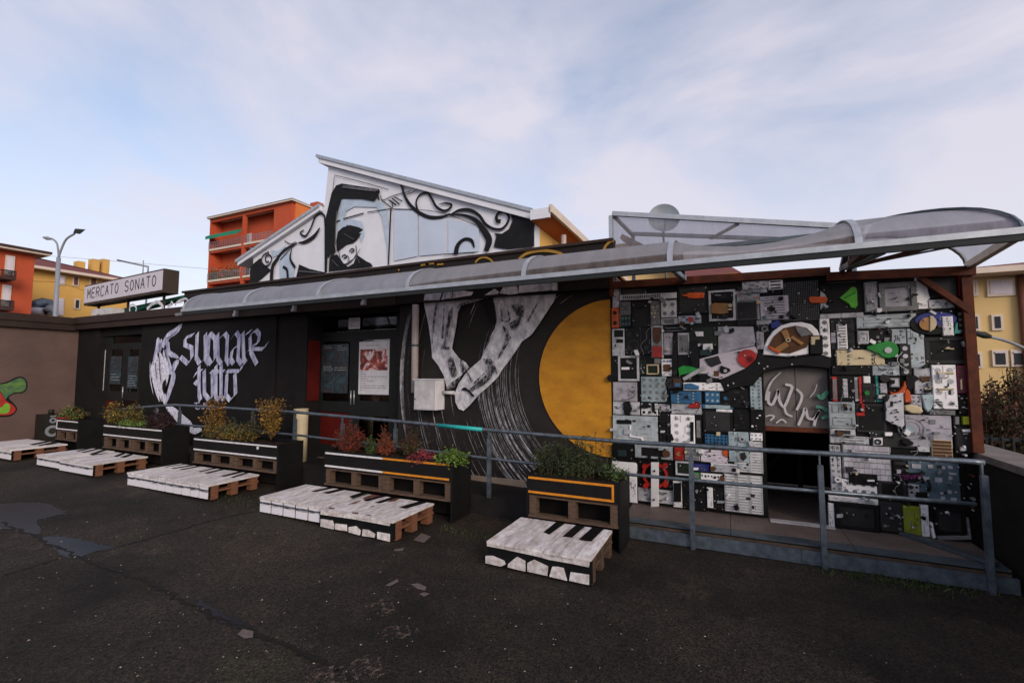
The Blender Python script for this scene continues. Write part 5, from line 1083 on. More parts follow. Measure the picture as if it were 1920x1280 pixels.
# ================================================================== pallet benches painted as piano keys
rb = random.Random(5)
def bench(label, X0, X1, Y0, Y1, h, front, keys, kf, wood='wood', patches=None, pf=None, ns=7, group=None):
    zg = gz((X0+X1)/2); B = thing('pallet_bench', label, 'bench', ((X0+X1)/2, (Y0+Y1)/2, zg), group)
    w = (X1-X0)/ns; zt = zg+h
    for i in range(ns):
        a = X0+i*w; e = rb.uniform(0, .02); t = rb.uniform(-.0025, .0015)
        MB().hexa([(a+.003,Y0-e,zt-.02+t),(a+w-.003,Y0-e,zt-.02+t),(a+w-.003,Y1,zt-.02+t),(a+.003,Y1,zt-.02+t),(a+.003,Y0-e,zt+t),(a+w-.003,Y0-e,zt+t),(a+w-.003,Y1,zt+t),(a+.003,Y1,zt+t)]).build('slat', 'bench_white', B)
    ys_ = [Y0+.035, (Y0+Y1)/2-.05, Y1-.12]; xs_ = [X0+.002, (X0+X1)/2-.05, X1-.102]
    zm = zg+.5*h
    for y in ys_: MB().box(X0+.001, X1-.001, y, y+.1, zt-.045, zt-.0235).build('cross_board', wood, B)
    for x in xs_:
        MB().box(x, x+.1, Y0+.03, Y1-.005, zm-.008, zm+.014).build('stringer', wood, B)
        for y in ys_:
            MB().box(x+rb.uniform(0,.006), x+.098, y+.004, y+.095, zm+.0145, zt-.0455).build('block', wood, B)
            MB().box(x+rb.uniform(0,.006), x+.098, y+.004, y+.095, zg+.003, zm-.0085).build('block', wood, B)
    MB().box(X0, X1, Y0+.008, Y0+.026, zg+.02, zt-.024).build('front_board', 'key_black', B)
    if patches:
        for p in patches:
            q = [PY(*pf(*v), Y0) for v in p]; MB().wall([(v.x, v.z) for v in q], Y0-.004, Y0+.0075, .001).build('white_patch', 'bench_white', B)
    else:
        n = front; kw = (X1-X0)/n
        for i in range(n): MB().box(X0+i*kw+.013, X0+(i+1)*kw-.013, Y0-.006, Y0+.0075, zg+.025, zt-.026).build('key_front', 'smeared_white', B)
        MB().box(X0, X1, Y0-.012, Y0+.007, zt-.0245, zt-.0215).build('front_lip', 'bench_white', B)
    for p in keys:
        q = [PZ(*kf(*v), zt) for v in p]; q = [v for v in q]
        MB().prism([(v.x, min(max(v.y, Y0+.01), Y1-.004), zt+.0022) for v in q], (0, 0, .0025)).build('black_key', 'key_black', B)
    return B
G = 'pallet benches painted as piano keys'
k5 = zf(860, 780, 3.766); k4 = zf(470, 760, 4.571); k3 = zf(220, 720, 4.5725); k2 = zf(0, 740, 4.0)
bench('narrow pallet bench with three bold black keys before the rosemary planter', -1.98, -1.03, 3.72, 4.46, .222, 5,
      [[(600,820),(640,835),(775,735),(715,725)], [(735,850),(800,857),(915,755),(850,748)], [(850,872),(935,885),(1035,785),(960,770)]], k5, 'wood_grey',
      [[(200,884),(925,1024),(920,1065),(800,1040),(640,1012),(560,990),(330,940),(200,915)], [(190,985),(240,985),(320,1020),(330,1045),(300,1060),(190,1035)], [(350,1040),(410,992),(470,1022),(470,1095),(345,1065)], [(485,1035),(530,1012),(630,1060),(625,1125),(485,1095)], [(660,1062),(700,1062),(740,1072),(765,1160),(640,1130)], [(790,1100),(920,1120),(920,1190),(780,1160)]], k5, ns=7, group=G)
bench('pallet bench with smeared even key fronts before the white-trimmed half of the twin planter', -5.07, -4.075, 3.80, 4.46, .195, 5,
      [[(520,735),(560,740),(825,675),(780,670)], [(615,748),(665,755),(915,690),(870,682)], [(845,780),(880,795),(1085,728),(1035,718)]], k4, ns=7, group=G)
BC = bench('pallet bench with chipped reddish paint before the orange-trimmed half of the twin planter', -4.065, -3.05, 3.76, 4.46, .205, 5,
      [[(965,810),(1000,820),(1255,745),(1215,738)], [(1065,832),(1110,837),(1345,765),(1290,755)], [(1275,872),(1330,884),(1585,800),(1520,790)]], k4, 'wood',
      [[(600,893),(1195,1003),(1190,1030),(900,975),(600,932)], [(600,970),(700,985),(715,1030),(710,1060),(600,1035)], [(725,1010),(820,1020),(825,1075),(725,1060)], [(840,1040),(900,1032),(940,1070),(935,1110),(840,1085)], [(960,1060),(1010,1066),(1065,1100),(1060,1130),(955,1115)], [(1085,1082),(1190,1100),(1190,1165),(1085,1140)]], k4, ns=7, group=G)
mat('bare_chip', (112,58,46), .8, .4, 12)
zt_ = gz((-4.065-3.05)/2)+.205
for p_ in ([(960,798),(1000,778),(1050,762),(1165,748),(1150,764),(1060,784),(970,806)], [(1170,830),(1230,802),(1330,766),(1300,790),(1240,820)], [(665,882),(675,873),(720,882),(715,890)], [(870,916),(925,920),(920,930),(872,926)], [(980,936),(1035,942),(1030,950)], [(1010,872),(1060,856),(1050,868)], [(830,850),(880,832),(960,812),(900,838)]):
    q = [PZ(*k4(*v), zt_) for v in p_]; MB().add([(v.x, min(max(v.y, 3.765), 4.45), zt_+.0052) for v in q], tess([(v.x, v.y) for v in q])).build('bare_chip', 'bare_chip', BC)
bench('wide pallet bench with ten key fronts before the golden shrubs', -7.81, -5.98, 3.76, 4.46, .195, 10,
      [[(405,710),(425,712),(690,670),(670,668)], [(460,722),(490,724),(760,680),(735,676)], [(535,733),(560,735),(820,685),(795,682)], [(695,750),(710,753),(950,705),(930,700)], [(745,762),(775,765),(1025,712),(1000,708)], [(885,788),(915,792),(1190,730),(1160,725)], [(965,802),(995,803),(1240,738),(1215,734)]], k3, ns=14, group=G)
bench('pallet bench with blackened key fronts beside the one with a plain white end board', -10.5, -9.72, 3.74, 4.46, .19, 4,
      [[(570,420),(590,425),(750,395),(735,392)], [(610,432),(635,434),(800,400),(780,397)], [(670,445),(700,450),(880,405),(850,402)]], k2, ns=6, group=G)
bench('pallet bench closed by one plain white front board', -9.71, -8.70, 3.73, 4.46, .195, 1,
      [[(720,448),(760,447),(950,412),(920,408)], [(850,462),(880,465),(1050,425),(1020,422)], [(900,467),(940,470),(1110,432),(1080,430)]], k2, ns=8, group=G)
bench('pallet bench standing before the loudspeaker and the short planter', -12.8, -11.2, 3.65, 4.40, .19, 9,
      [[(220,372),(250,378),(470,342),(440,338)], [(280,380),(300,383),(500,348),(480,345)], [(330,372),(350,376),(520,352),(505,349)]], k2, ns=11, group=G)
# ================================================================== planters
def planter(label, X0, X1, ztop, zmid, trims, y0=4.5, y1=4.92, group='black planter boxes on pallets'):
    zg = gz((X0+X1)/2); P = thing('planter_box', label, 'planter', ((X0+X1)/2, (y0+y1)/2, zg), group)
    t = .02
    MB().box(X0, X1, y0, y0+t, zmid, ztop).build('front_panel', 'planter_black', P)
    for a in (X0-t, X1): MB().box(a, a+t, y0, y1, zg+.003, ztop+.002).build('side_panel', 'planter_black', P)
    MB().box(X0, X1, y1-t, y1, zg+.1, ztop).build('back_panel', 'planter_black', P)
    g = [[(X0+(X1-X0)*i/16, y0+t+(y1-y0-2*t)*j/6, ztop-.05+rb.uniform(-.015, .015)) for i in range(17)] for j in range(7)]
    stuff(MB().sheet(g).build('soil', 'soil', P))
    MB().box(X0+.001, X1-.001, y0+t, y1-t-.001, zmid+.002, ztop-.075).build('soil_fill', 'soil', P)
    for a, b, m, ends in trims:
        for z in (ztop-.035, zmid+.03): MB().box(a, b, y0-.005, y0-.0005, z-.011, z+.011).build('trim_strip', m, P)
        for e in ends: MB().box(e-.011, e+.011, y0-.0045, y0-.0005, zmid+.042, ztop-.047).build('trim_strip', m, P)
    n = max(1, round((X1-X0)/.95)); w = (X1-X0)/n; zb = zg+.23
    for k in range(n):
        a = X0+k*w+.004; b = a+w-.008
        MB().box(a, b, y0+.012, y0+.1, zmid-.024, zmid-.003).build('pallet_board', 'wood_grey', P); MB().box(a, b, y0-.012, y0+.1, zb, zb+.022).build('pallet_board', 'wood_grey', P)
        for x in (a, (a+b)/2-.04, b-.08): MB().box(x+.002, x+.078, y0+.01, y0+.1, zb+.0225, zmid-.0245).build('pallet_block', 'wood_grey', P)
        MB().box(a, a+.016, y0-.008, y0+.009, zb+.0225, zmid-.003).build('pallet_edge', 'wood_grey', P) if k else None
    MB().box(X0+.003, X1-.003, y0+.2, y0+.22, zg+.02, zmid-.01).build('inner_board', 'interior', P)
    return P
planter('planter with an orange-lined front holding the rosemary', -1.91, -.98, .66, .452, [(-1.91, -1.02, 'trim_orange', [-1.031])])
planter('long twin planter trimmed half white and half orange holding red shrubs', -4.78, -2.86, .705, .478, [(-4.78, -3.835, 'trim_white', []), (-3.83, -2.88, 'trim_orange', [])])
PL3 = planter('white-trimmed planter with a round button holding golden shrubs', -7.56, -5.69, .72, .50, [(-7.56, -5.7, 'trim_white', [])])
planter('white-trimmed planter holding yellowish and lime bushes beside the lettered wall', -10.2, -8.42, .80, .58, [(-10.2, -8.43, 'trim_white', [])])
planter('short white-outlined planter beside the loudspeaker', -11.93, -11.13, .82, .60, [(-11.93, -11.13, 'trim_white', [-11.92])])
q = PY(483.5, 839.5, 4.5); MB().disc((q.x, 4.4995, q.z), (0,-1,0), 0, .022, .006, 16).build('round_button', 'trim_white', PL3)
# ================================================================== plants
mat('stem', (74,58,40), .8, .3, 20)
def leafmat(n, c, c2): mat(n, c, .55, 0, 5, spec=.3, col2=c2, island=.45)
leafmat('lf_gold', (142,102,44), (92,72,34)); leafmat('lf_olive', (98,94,46), (64,68,36)); leafmat('lf_lime', (98,124,50), (62,86,38)); leafmat('lf_red', (140,50,42), (88,36,32)); leafmat('lf_orange', (142,72,48), (96,48,36))
leafmat('lf_dkred', (104,50,44), (62,50,38)); leafmat('lf_pink', (132,50,60), (86,36,44)); leafmat('lf_rose', (66,82,56), (44,56,38)); leafmat('lf_green', (72,96,48), (46,62,34)); leafmat('lf_blue', (66,88,80), (46,64,58)); leafmat('lf_purple', (62,40,46), (40,30,34)); leafmat('lf_yellow', (160,126,48), (112,94,40)); leafmat('lf_dark', (58,54,40), (36,36,28)); leafmat('lf_grass', (66,84,40), (40,54,28))
def foliage(name, label, cat, base, hx, hy, h, style, m, n=60, ls=.02, seed=0, lw=.55, group=None, m2=None, sr=.003):
    r = random.Random(seed); T_ = thing(name, label, cat, base, group); st = MB(); lf = MB(); l2 = MB(); base = V(base)
    for i in range(int(n*.72)):
        a = r.uniform(0, 6.283); k = math.sqrt(r.random())
        if style == 'cone': top = V((math.cos(a)*hx*k*.9, math.sin(a)*hy*k*.9, h*(1-k*.85)*r.uniform(.6, 1))); start = V((top.x*.1, top.y*.1, top.z*.2))
        elif style == 'vee': t_ = r.uniform(.35, 1); top = V((math.cos(a)*hx*k*t_, math.sin(a)*hy*k*t_, h*t_)); start = V((0, 0, h*.08))
        elif style == 'spread': top = V((math.cos(a)*hx*k, math.sin(a)*hy*k, h*r.uniform(.3, 1)*(1-.4*k))); start = V((top.x*.5, top.y*.5, 0))
        elif style == 'sprig': bx = r.uniform(-1, 1)*hx*.8; by = r.uniform(-1, 1)*hy*.7; start = V((bx, by, 0)); top = V((bx+r.uniform(-.3, .3)*hx*.4, by+r.uniform(-.3, .3)*hy, h*r.uniform(.35, 1)*(1-.5*abs(bx/hx)**2)))
        else: th = r.uniform(.1, 1)*r.choice([.75,.9,1,1.12]); top = V((math.cos(a)*hx*k*math.sin(th*2.6+.3), math.sin(a)*hy*k*math.sin(th*2.6+.3), h*th)); start = V((top.x*.25, top.y*.25, h*.02))
        mid = (start+top)/2+V((r.uniform(-.1, .1)*hx, r.uniform(-.1, .1)*hy, h*.06)); P = smooth_line([start, mid, top], 4); P = [base+p for p in P]
        st.tube(P, [sr*(1.3-i_/len(P)) for i_ in range(len(P))], 4, cap=False)
        nl = {'sprig': 30, 'cone': 13, 'vee': 14, 'spread': 12}.get(style, 13)
        for j in range(nl):
            t_ = (.25+.75*r.random()) if style != 'sprig' else (.1+.9*j/nl); p = P[min(len(P)-1, int(t_*(len(P)-1)))].lerp(P[min(len(P)-1, int(t_*(len(P)-1))+1)], r.random())
            d = V((r.gauss(0, 1), r.gauss(0, 1), r.gauss(.3, .7))).normalized(); e = d.orthogonal().normalized(); e = (Matrix.Rotation(r.uniform(0, 6.28), 3, d) @ e)
            s = ls*r.uniform(.5, 1.9); q = p+V((r.gauss(0, 1), r.gauss(0, 1), r.gauss(0, 1)))*ls*(.8 if style != 'sprig' else .15); w = s*lw; nn = d.cross(e)*s*.18
            (l2 if m2 and r.random() < .3 else lf).add([q, q+d*s*.5+e*w*.5+nn, q+d*s, q+d*s*.5-e*w*.5+nn], [(0, 1, 2), (0, 2, 3)])
    stuff(lf.build('foliage', m, T_, fix=False))
    if l2.v: stuff(l2.build('foliage', m2, T_, fix=False))
    stuff(st.build('stems', 'stem', T_, fix=False)); return T_
def plant(label, x0, x1, yt, yb, style, m, n=60, ls=.022, Y=4.72, zs=None, cat='plant', m2=None, name='shrub', lw=.55, hy=None):
    p0, p1 = PY(x0, (yt+yb)/2, Y), PY(x1, (yt+yb)/2, Y); xm_ = (p0.x+p1.x)/2; zt_ = PY((x0+x1)/2, yt, Y).z
    zs = zs if zs is not None else PY((x0+x1)/2, yb, Y).z
    hx = (p1.x-p0.x)/2; return foliage(name, label, cat, (xm_, Y, zs), hx, hy or min(hx, .17), zt_-zs, style, m, n, ls, seed=int(x0), m2=m2, lw=lw)
plant('small bush with yellow flowers in the short planter', 136, 186, 760, 0, 'bush', 'lf_green', 90, .03, zs=.77, m2='lf_yellow')
plant('yellow-green bush at the door end of the lettered wall planter', 218, 258, 752, 0, 'bush', 'lf_olive', 80, .03, zs=.75, m2='lf_yellow')
plant('taller yellow-green bush between the olive and the lime plants', 256, 292, 752, 0, 'bush', 'lf_olive', 80, .03, zs=.75, m2='lf_yellow')
plant('low lime green cushion plant in front of the railing', 248, 296, 786, 0, 'spread', 'lf_lime', 90, .026, zs=.75, Y=4.62)
plant('dark purple grass at the end of the lime plants', 300, 350, 768, 0, 'sprig', 'lf_purple', 40, .05, zs=.75, lw=.12)
plant('tall thin golden shrub against the lettering', 398, 446, 738, 0, 'bush', 'lf_gold', 170, .026, zs=.67, hy=.14)
plant('low spreading yellowish shrub hanging over the planter edge', 400, 500, 783, 0, 'spread', 'lf_olive', 190, .024, zs=.67, Y=4.62, m2='lf_gold')
plant('small bluish conifer between the golden shrubs', 440, 474, 772, 0, 'cone', 'lf_blue', 80, .022, zs=.67)
plant('dull olive herb beside the flaring golden shrub', 470, 508, 776, 0, 'bush', 'lf_dark', 60, .022, zs=.67, m2='lf_olive')
plant('golden shrub flaring upward like a vase', 494, 556, 746, 0, 'vee', 'lf_gold', 190, .026, zs=.67, m2='lf_yellow')
plant('bright red feathery shrub in front of the double door', 634, 698, 792, 0, 'bush', 'lf_red', 170, .022, zs=.65, m2='lf_dkred', lw=.4)
plant('small dark green ball plant beside the orange cone shrub', 690, 716, 820, 0, 'bush', 'lf_green', 60, .018, zs=.65)
plant('orange-red cone-shaped shrub between the red shrubs', 712, 748, 786, 0, 'cone', 'lf_orange', 150, .02, zs=.65, lw=.4)
plant('sparse dark red shrub under the white meter box', 746, 812, 800, 0, 'bush', 'lf_dkred', 90, .02, zs=.65, m2='lf_green', lw=.4)
plant('low crimson plant spilling over the orange trim', 776, 820, 840, 0, 'spread', 'lf_pink', 90, .024, zs=.65, Y=4.6)
plant('fresh lime green plant at the end of the twin planter', 824, 880, 838, 0, 'spread', 'lf_lime', 100, .03, zs=.65, Y=4.62)
plant('wide bushy rosemary in the orange-lined planter', 996, 1110, 818, 0, 'sprig', 'lf_rose', 130, .03, zs=.61, lw=.14)
plant('tall straggly rosemary reaching over the railing', 1062, 1140, 802, 0, 'sprig', 'lf_rose', 45, .032, zs=.61, lw=.14, Y=4.78)
plant('small leafy weed at the corner beside the rosemary', 1120, 1172, 852, 0, 'spread', 'lf_green', 50, .022, zs=.61, Y=4.66)
# grass tufts at the foot of the ramp and benches
def tuft(x, y, wpx, n, seed, label):
    r = random.Random(seed); c = PG(x, y); mb = MB(); s = wpx/F*(c-CAM).length/2
    for i in range(n):
        k = r.gauss(0, .5); p = c+V((k*s, r.gauss(0, .4)*s*.35, 0)); p.y = min(p.y, 4.93 if p.x > -1 else 99); h_ = r.uniform(.015, .05); d = V((r.gauss(0, .5), r.gauss(0, .5), 1)).normalized()*h_; e = V((r.gauss(0, 1), r.gauss(0, 1), 0)).normalized()*.005
        mb.add([p-e, p+e, p+d], [(0, 1, 2)])
    o = mb.build('grass_tuft', 'lf_grass', loc=c, fix=False); stuff(o); tag(o, label, 'grass')
tuft(1685, 1092, 170, 420, 1, 'patch of green grass at the foot of the steel ramp'); tuft(440, 937, 220, 160, 2, 'thin grass growing under the wide ten-key bench'); tuft(870, 1000, 130, 120, 3, 'thin weeds by the walkway beside the chipped bench')
# ================================================================== small things
def floor_z(px, py): return PG(px, py)
p = PX(91, 812, XL+.35); zg = gz(XL+.35)
SP = thing('loudspeaker', 'old black loudspeaker with two cones standing against the brown wall', 'speaker', (p.x, p.y, zg))
s_ = .33; x_, y_ = p.x, p.y; zz = PX(94, 776, p.x).z
MB().box(x_-.2, x_+.16, y_-s_/2, y_+s_/2, zg+.003, zz).build('cabinet', 'speaker_black', SP)
hz = zz-zg
MB().disc((x_+.161, y_, zg+hz*.34), (1,0,0), .07, .125, .012, 20).build('woofer_ring', 'lamp_grey', SP); MB().disc((x_+.161, y_, zg+hz*.34), (1,0,0), 0, .068, .004, 16).build('woofer_cone', 'speaker_cone', SP)
MB().disc((x_+.161, y_, zg+hz*.76), (1,0,0), .03, .06, .012, 16).build('tweeter_ring', 'lamp_grey', SP); MB().box(x_+.1605, x_+.166, y_-.05, y_+.05, zg+hz*.9, zg+hz*.95).build('badge', 'lamp_grey', SP)
o = MB().tube([(x_-.02, y_+.03, zz+.002), (x_-.02, y_+.03, zz+.10)], .05, 14).build('small_can', 'speaker_black'); tag(o, 'small dark can standing on top of the loudspeaker', 'can')
# lathe bowl
def lathe(name, m, c, prof_, n=20):
    mb = MB(); mb.sheet([[(c[0]+r*math.cos(2*math.pi*k/n), c[1]+r*math.sin(2*math.pi*k/n), c[2]+z) for k in range(n+1)] for r, z in prof_]); return mb.build(name, m, loc=c)
q = PY(120, 782, 4.62); o = lathe('red_bowl', 'red_bowl', (q.x, 4.62, .775), [(.0,0),(.07,.0),(.11,.05),(.115,.055),(.105,.05),(.06,.012),(0,.012)]); tag(o, 'shallow red bowl on the soil of the short planter', 'bowl')
q = PY(564, 800, 5.28); zb = dz(q.x); zt2_ = PY(564, 766, 5.28).z
BN = thing('ash_bin', 'cream cylindrical bin standing beside the entrance door', 'bin', (q.x, 5.28, zb))
MB().tube([(q.x, 5.28, zb+.003), (q.x, 5.28, zt2_-.02)], .105, 20).build('body', 'cream_bin', BN); MB().tube([(q.x, 5.28, zt2_-.0195), (q.x, 5.28, zt2_)], .11, 20).build('rim', 'cream_bin', BN)
# posters
def poster(label, x0, y0, x1, y1, Y, m, lines, lm, name='poster'):
    a, b = PY(x0, y0, Y), PY(x1, y1, Y); P = thing(name, label, 'poster', ((a.x+b.x)/2, Y, b.z)); MB().box(a.x, b.x, Y-.003, Y-.001, b.z, a.z).build('sheet', m, P); mb = MB(); r = random.Random(int(x0))
    W_, H_ = b.x-a.x, a.z-b.z
    for u0, v0, u1, v1, n in lines:
        for i in range(n):
            v = v0+(v1-v0)*(i+.5)/n; u = u0
            while u < u1-.02:
                l = min(r.uniform(.03, .12), u1-u); mb.box(a.x+u*W_, a.x+(u+l)*W_, Y-.0042, Y-.0034, b.z+v*H_-.0035, b.z+v*H_+.0035); u += l+.025
                if r.random() < .12: break
    if mb.v: stuff(mb.build('text_lines', lm, P))
    return P
YPp = YR-.002
poster('dark teal event poster on the left leaf of the double door', 604, 646, 652, 737, YPp, 'print_teal', [(.1,.9,.42,.98,2),(.6,.86,.95,.98,3),(.08,.44,.42,.56,3),(.5,.44,.95,.54,2)], 'dirty_white')
P_ = poster('white programme poster with red photo on the right leaf of the double door', 674, 641, 729, 740, YPp, 'white_paint', [(.06,.06,.94,.44,9),(.25,.9,.7,.95,1)], 'key_black')
a, b = PY(676, 655, YPp), PY(727, 694, YPp); MB().box(a.x, b.x, YPp-.0045, YPp-.0034, b.z, a.z).build('photo', 'print_red', P_)
poster('small paper notice above the double door', 654, 596, 675, 616, YPp, 'white_paint', [(.1,.2,.9,.9,5)], 'c_gy', 'paper_notice')
poster('dark teal poster behind the far glass door', 208, 668, 226, 720, YR1-.002, 'print_teal', [(.1,.1,.9,.4,3)], 'dirty_white')
poster('bluish printed poster on the far door leaf', 241, 668, 257, 728, YR1-.002, 'print_teal', [(.1,.05,.9,.5,6)], 'brush_lilac')
# ================================================================== roof sign
FONT = {'M': [[(0,0),(0,1),(.5,.35),(1,1),(1,0)]], 'E': [[(1,1),(0,1),(0,0),(1,0)], [(0,.5),(.85,.5)]], 'R': [[(0,0),(0,1),(.7,1),(1,.85),(1,.65),(.7,.5),(0,.5)], [(.5,.5),(1,0)]], 'C': [[(1,.85),(.75,1),(.25,1),(0,.8),(0,.2),(.25,0),(.75,0),(1,.15)]],
        'A': [[(0,0),(.5,1),(1,0)], [(.2,.38),(.8,.38)]], 'T': [[(0,1),(1,1)], [(.5,1),(.5,0)]], 'O': [[(.5,1),(.15,.85),(0,.5),(.15,.15),(.5,0),(.85,.15),(1,.5),(.85,.85),(.5,1)]], 'S': [[(1,.85),(.7,1),(.3,1),(0,.8),(.1,.58),(.9,.42),(1,.2),(.7,0),(.3,0),(0,.15)]], 'N': [[(0,0),(0,1),(1,0),(1,1)]]}
YS = 6.9; a = PY(157, 572, YS+.35); b = PY(306, 549, YS); ta = PY(157, 528, YS+.35); tb = PY(306, 513, YS)
zb_, zt_ = (a.z+b.z)/2, (ta.z+tb.z)/2
SG = thing('roof_sign', 'long white light-box sign reading MERCATO SONATO on the flat roof', 'sign', ((a.x+b.x)/2, YS+.1, 3.0))
ux = V((b.x-a.x, b.y-a.y, 0)); Ls = ux.length; ux.normalize(); uy = V((-ux.y, ux.x, 0)); o0 = V((a.x, a.y, 0))
def sq(u, v, w): q = o0+ux*u+uy*w; return V((q.x, q.y, v))
def sbox(u0, u1, w0, w1, v0, v1): return MB().hexa([sq(u0,v0,w0), sq(u1,v0,w0), sq(u1,v0,w1), sq(u0,v0,w1), sq(u0,v1,w0), sq(u1,v1,w0), sq(u1,v1,w1), sq(u0,v1,w1)])
sbox(0, Ls, 0, .35, zb_, zt_).build('case', 'sign_dark', SG); sbox(.03, Ls-.06, -.012, -.001, zb_+.07, zt_-.04).build('face', 'sign_white', SG)
txt = 'MERCATO SONATO'; nn = len(txt); lw = (Ls-.55)/nn; ch_ = (zt_-zb_)*.46
for i, c in enumerate(txt):
    mb = MB()
    for st_ in FONT.get(c, []):
        P = [(.22+lw*(i+.18+.64*u), zb_+.2+ch_*v) for u, v in st_]
        for (u0, v0), (u1, v1) in zip(P, P[1:]): mb.bar(sq(u0, v0, -.016), sq(u1, v1, -.016), .028, .004, up=uy)
    if mb.v: mb.build('letter', 'lamp_dark', SG)
for u in (.5, Ls/2, Ls-.4):
    mb = MB(); mb.bar(sq(u, 3.002, .2), sq(u, zb_-.002, .2), .05, .05, (0,1,0)); mb.build('leg', 'sign_dark', SG)
# green strip below the sign
GA = thing('green_awning', 'dark green rolled awning strip under the roof sign', 'awning', (SG.location.x, 7.6, 3.0))
MB().hexa([sq(.6,zb_-.3,.55), sq(Ls-.1,zb_-.06,.55), sq(Ls-.1,zb_-.06,.75), sq(.6,zb_-.3,.75), sq(.6,zb_-.12,.55), sq(Ls-.1,zb_+.02,.55), sq(Ls-.1,zb_+.02,.75), sq(.6,zb_-.12,.75)]).build('cloth', 'awning_green', GA)
for u in (.8, Ls-.5): mb = MB(); mb.bar(sq(u, 3.002, .65), sq(u, zb_-.28, .65), .04, .04, (0,1,0)); mb.build('leg', 'sign_dark', GA)
# air conditioner on the roof
a, b = PY(172, 580, 7.0), PY(205, 596, 7.0); AC = thing('air_conditioner', 'white air conditioning unit on the roof edge below the sign', 'air conditioner', ((a.x+b.x)/2, 7.1, 3.0))
MB().box(a.x, b.x, 7.0, 7.35, 3.02, a.z).build('case', 'dirty_white', AC); MB().disc(((a.x*.6+b.x*.4), 6.999, (3.02+a.z)/2), (0,-1,0), .07, .13, .01, 20).build('fan_guard', 'lamp_grey', AC)
for x in (a.x+.05, b.x-.1): MB().box(x, x+.05, 7.05, 7.3, 3.001, 3.0195).build('foot', 'lamp_dark', AC)
# dish
p = PY(1245, 408, 9.0); DS = thing('satellite_dish', 'grey satellite dish showing above the tilted canopy', 'satellite dish', (p.x, 9.05, 3.0))
ax = V((.25, -1, .18)).normalized(); u_ = ax.orthogonal().normalized(); w_ = ax.cross(u_); rr = .29
MB().sheet([[p+(u_*math.cos(k*math.pi/14)+w_*math.sin(k*math.pi/14))*rr*t_-ax*(.1*(1-t_*t_)) for k in range(29)] for t_ in (.001,.3,.6,.85,1)]).build('reflector', 'dish', DS, fix=False)
MB().tube([p-ax*.12, p-ax*.2, V((p.x, 9.25, 3.0))], .02).build('mast', 'lamp_grey', DS); MB().tube([p-ax*.05-V((0,0,rr*.9)), p+ax*.25-V((0,0,.15))], .01, 6).build('feed_arm', 'lamp_grey', DS)
# ================================================================== street beyond
def house(name, label, loc, group=None): return thing(name, label, 'building', loc, group)
# red-orange house behind the wing (its lit side faces +X)
XO = -38.; ye = PX(57, 600, XO).y; zt = PX(57, 477, XO).z
HO = house('orange_house', 'orange house with small balconies and an overhanging flat eave behind the brown wing', (XO-5, ye-8, 0))
MB().box(XO-9, XO, ye-18, ye, 0, zt).build('wall', 'orange_house', HO); 
r = MB().box(XO-9.6, XO+.6, ye-18.6, ye+.5, zt+.003, zt+.1).build('roof', 'trim_cream', HO); MB().prism([(XO-9.6,ye-18.6,zt+.103),(XO+.65,ye-18.6,zt+.103),(XO+.65,ye+.55,zt+.103),(XO-9.6,ye+.55,zt+.103)], (0,0,.14)).build('roof_tiles', 'roof_dark', r)
def xwin(H_, X, x0, y0, x1, y1, m='curtain', fr='trim_cream', nm='window'):   # window on a wall facing +X
    a, b = PX(x0, y0, X), PX(x1, y1, X); zt_, zb_ = (a.z, b.z); o = MB().box(X+.002, X+.08, a.y, b.y, zb_, zt_).build(nm, fr, H_); MB().box(X+.081, X+.1, a.y+.08, b.y-.08, zb_+.08, zt_-.08).build('pane', m, o); return o
def xbalc(H_, X, x0, x1, y0, y1, dep=1.1, m='lamp_dark'):
    a, b = PX(x0, y0, X+dep), PX(x1, y1, X+dep); o = MB().box(X+.003, X+dep, a.y, b.y, b.z-.08, b.z+.08).build('balcony', 'roof_dark', H_); mb = MB(); n = 14
    mb.bar((X+dep-.03, a.y, a.z), (X+dep-.03, b.y, a.z), .05, .05)
    for i in range(n+1): y = a.y+(b.y-a.y)*i/n; mb.bar((X+dep-.03, y, b.z+.08), (X+dep-.03, y, a.z), .025, .025, (0,1,0))
    for y in (a.y+.02, b.y-.02): mb.bar((X+.01, y, a.z), (X+dep-.03, y, a.z), .04, .04); mb.bar((X+dep*.5, y, b.z+.08), (X+dep*.5, y, a.z), .025, .025, (0,1,0))
    mb.build('balcony_railing', m, o)
for w in ((10,478,25,517), (4,533,18,575), (-60,470,-40,510), (-60,533,-40,575)): xwin(HO, XO, *w)
xbalc(HO, XO, 4, 30, 505, 523); xbalc(HO, XO, 1, 26, 562, 580); xbalc(HO, XO, -80, -30, 505, 523)
# yellow house
XY = -46.; y0, y1 = PX(56, 600, XY).y, PX(236, 600, XY).y; zt = PX(140, 512, XY).z
HY = house('yellow_house', 'yellow house with hipped red roof and chimneys behind the street lamp', (XY-6, (y0+y1)/2, 0))
MB().box(XY-12, XY, y0-1, y1, 0, zt).build('wall', 'yellow_house', HY)
ov = .8; zr = PX(140, 486, XY-4).z
rf = MB().add([(XY+ov,y0-2,zt+.003),(XY+ov,y1+ov,zt+.003),(XY-12-ov,y1+ov,zt+.003),(XY-12-ov,y0-2,zt+.003),(XY-6,y0+2,zr),(XY-6,y1-6,zr)], [(0,1,2,3),(0,4,5,1),(1,5,2),(2,5,4,3),(3,4,0)]).build('roof', 'roof_red', HY)
MB().box(XY+.003, XY+ov+.05, y0-2, y1+ov, zt-.2, zt+.0).build('gutter', 'trim_cream', rf)
for px in (177, 196, 150): q = PX(px, 480, XY-5); MB().box(XY-5.4, XY-4.6, q.y-.25, q.y+.25, zr-2.2, PX(px, 487 if px > 160 else 491, XY-5).z).build('chimney', 'yellow_house', rf)
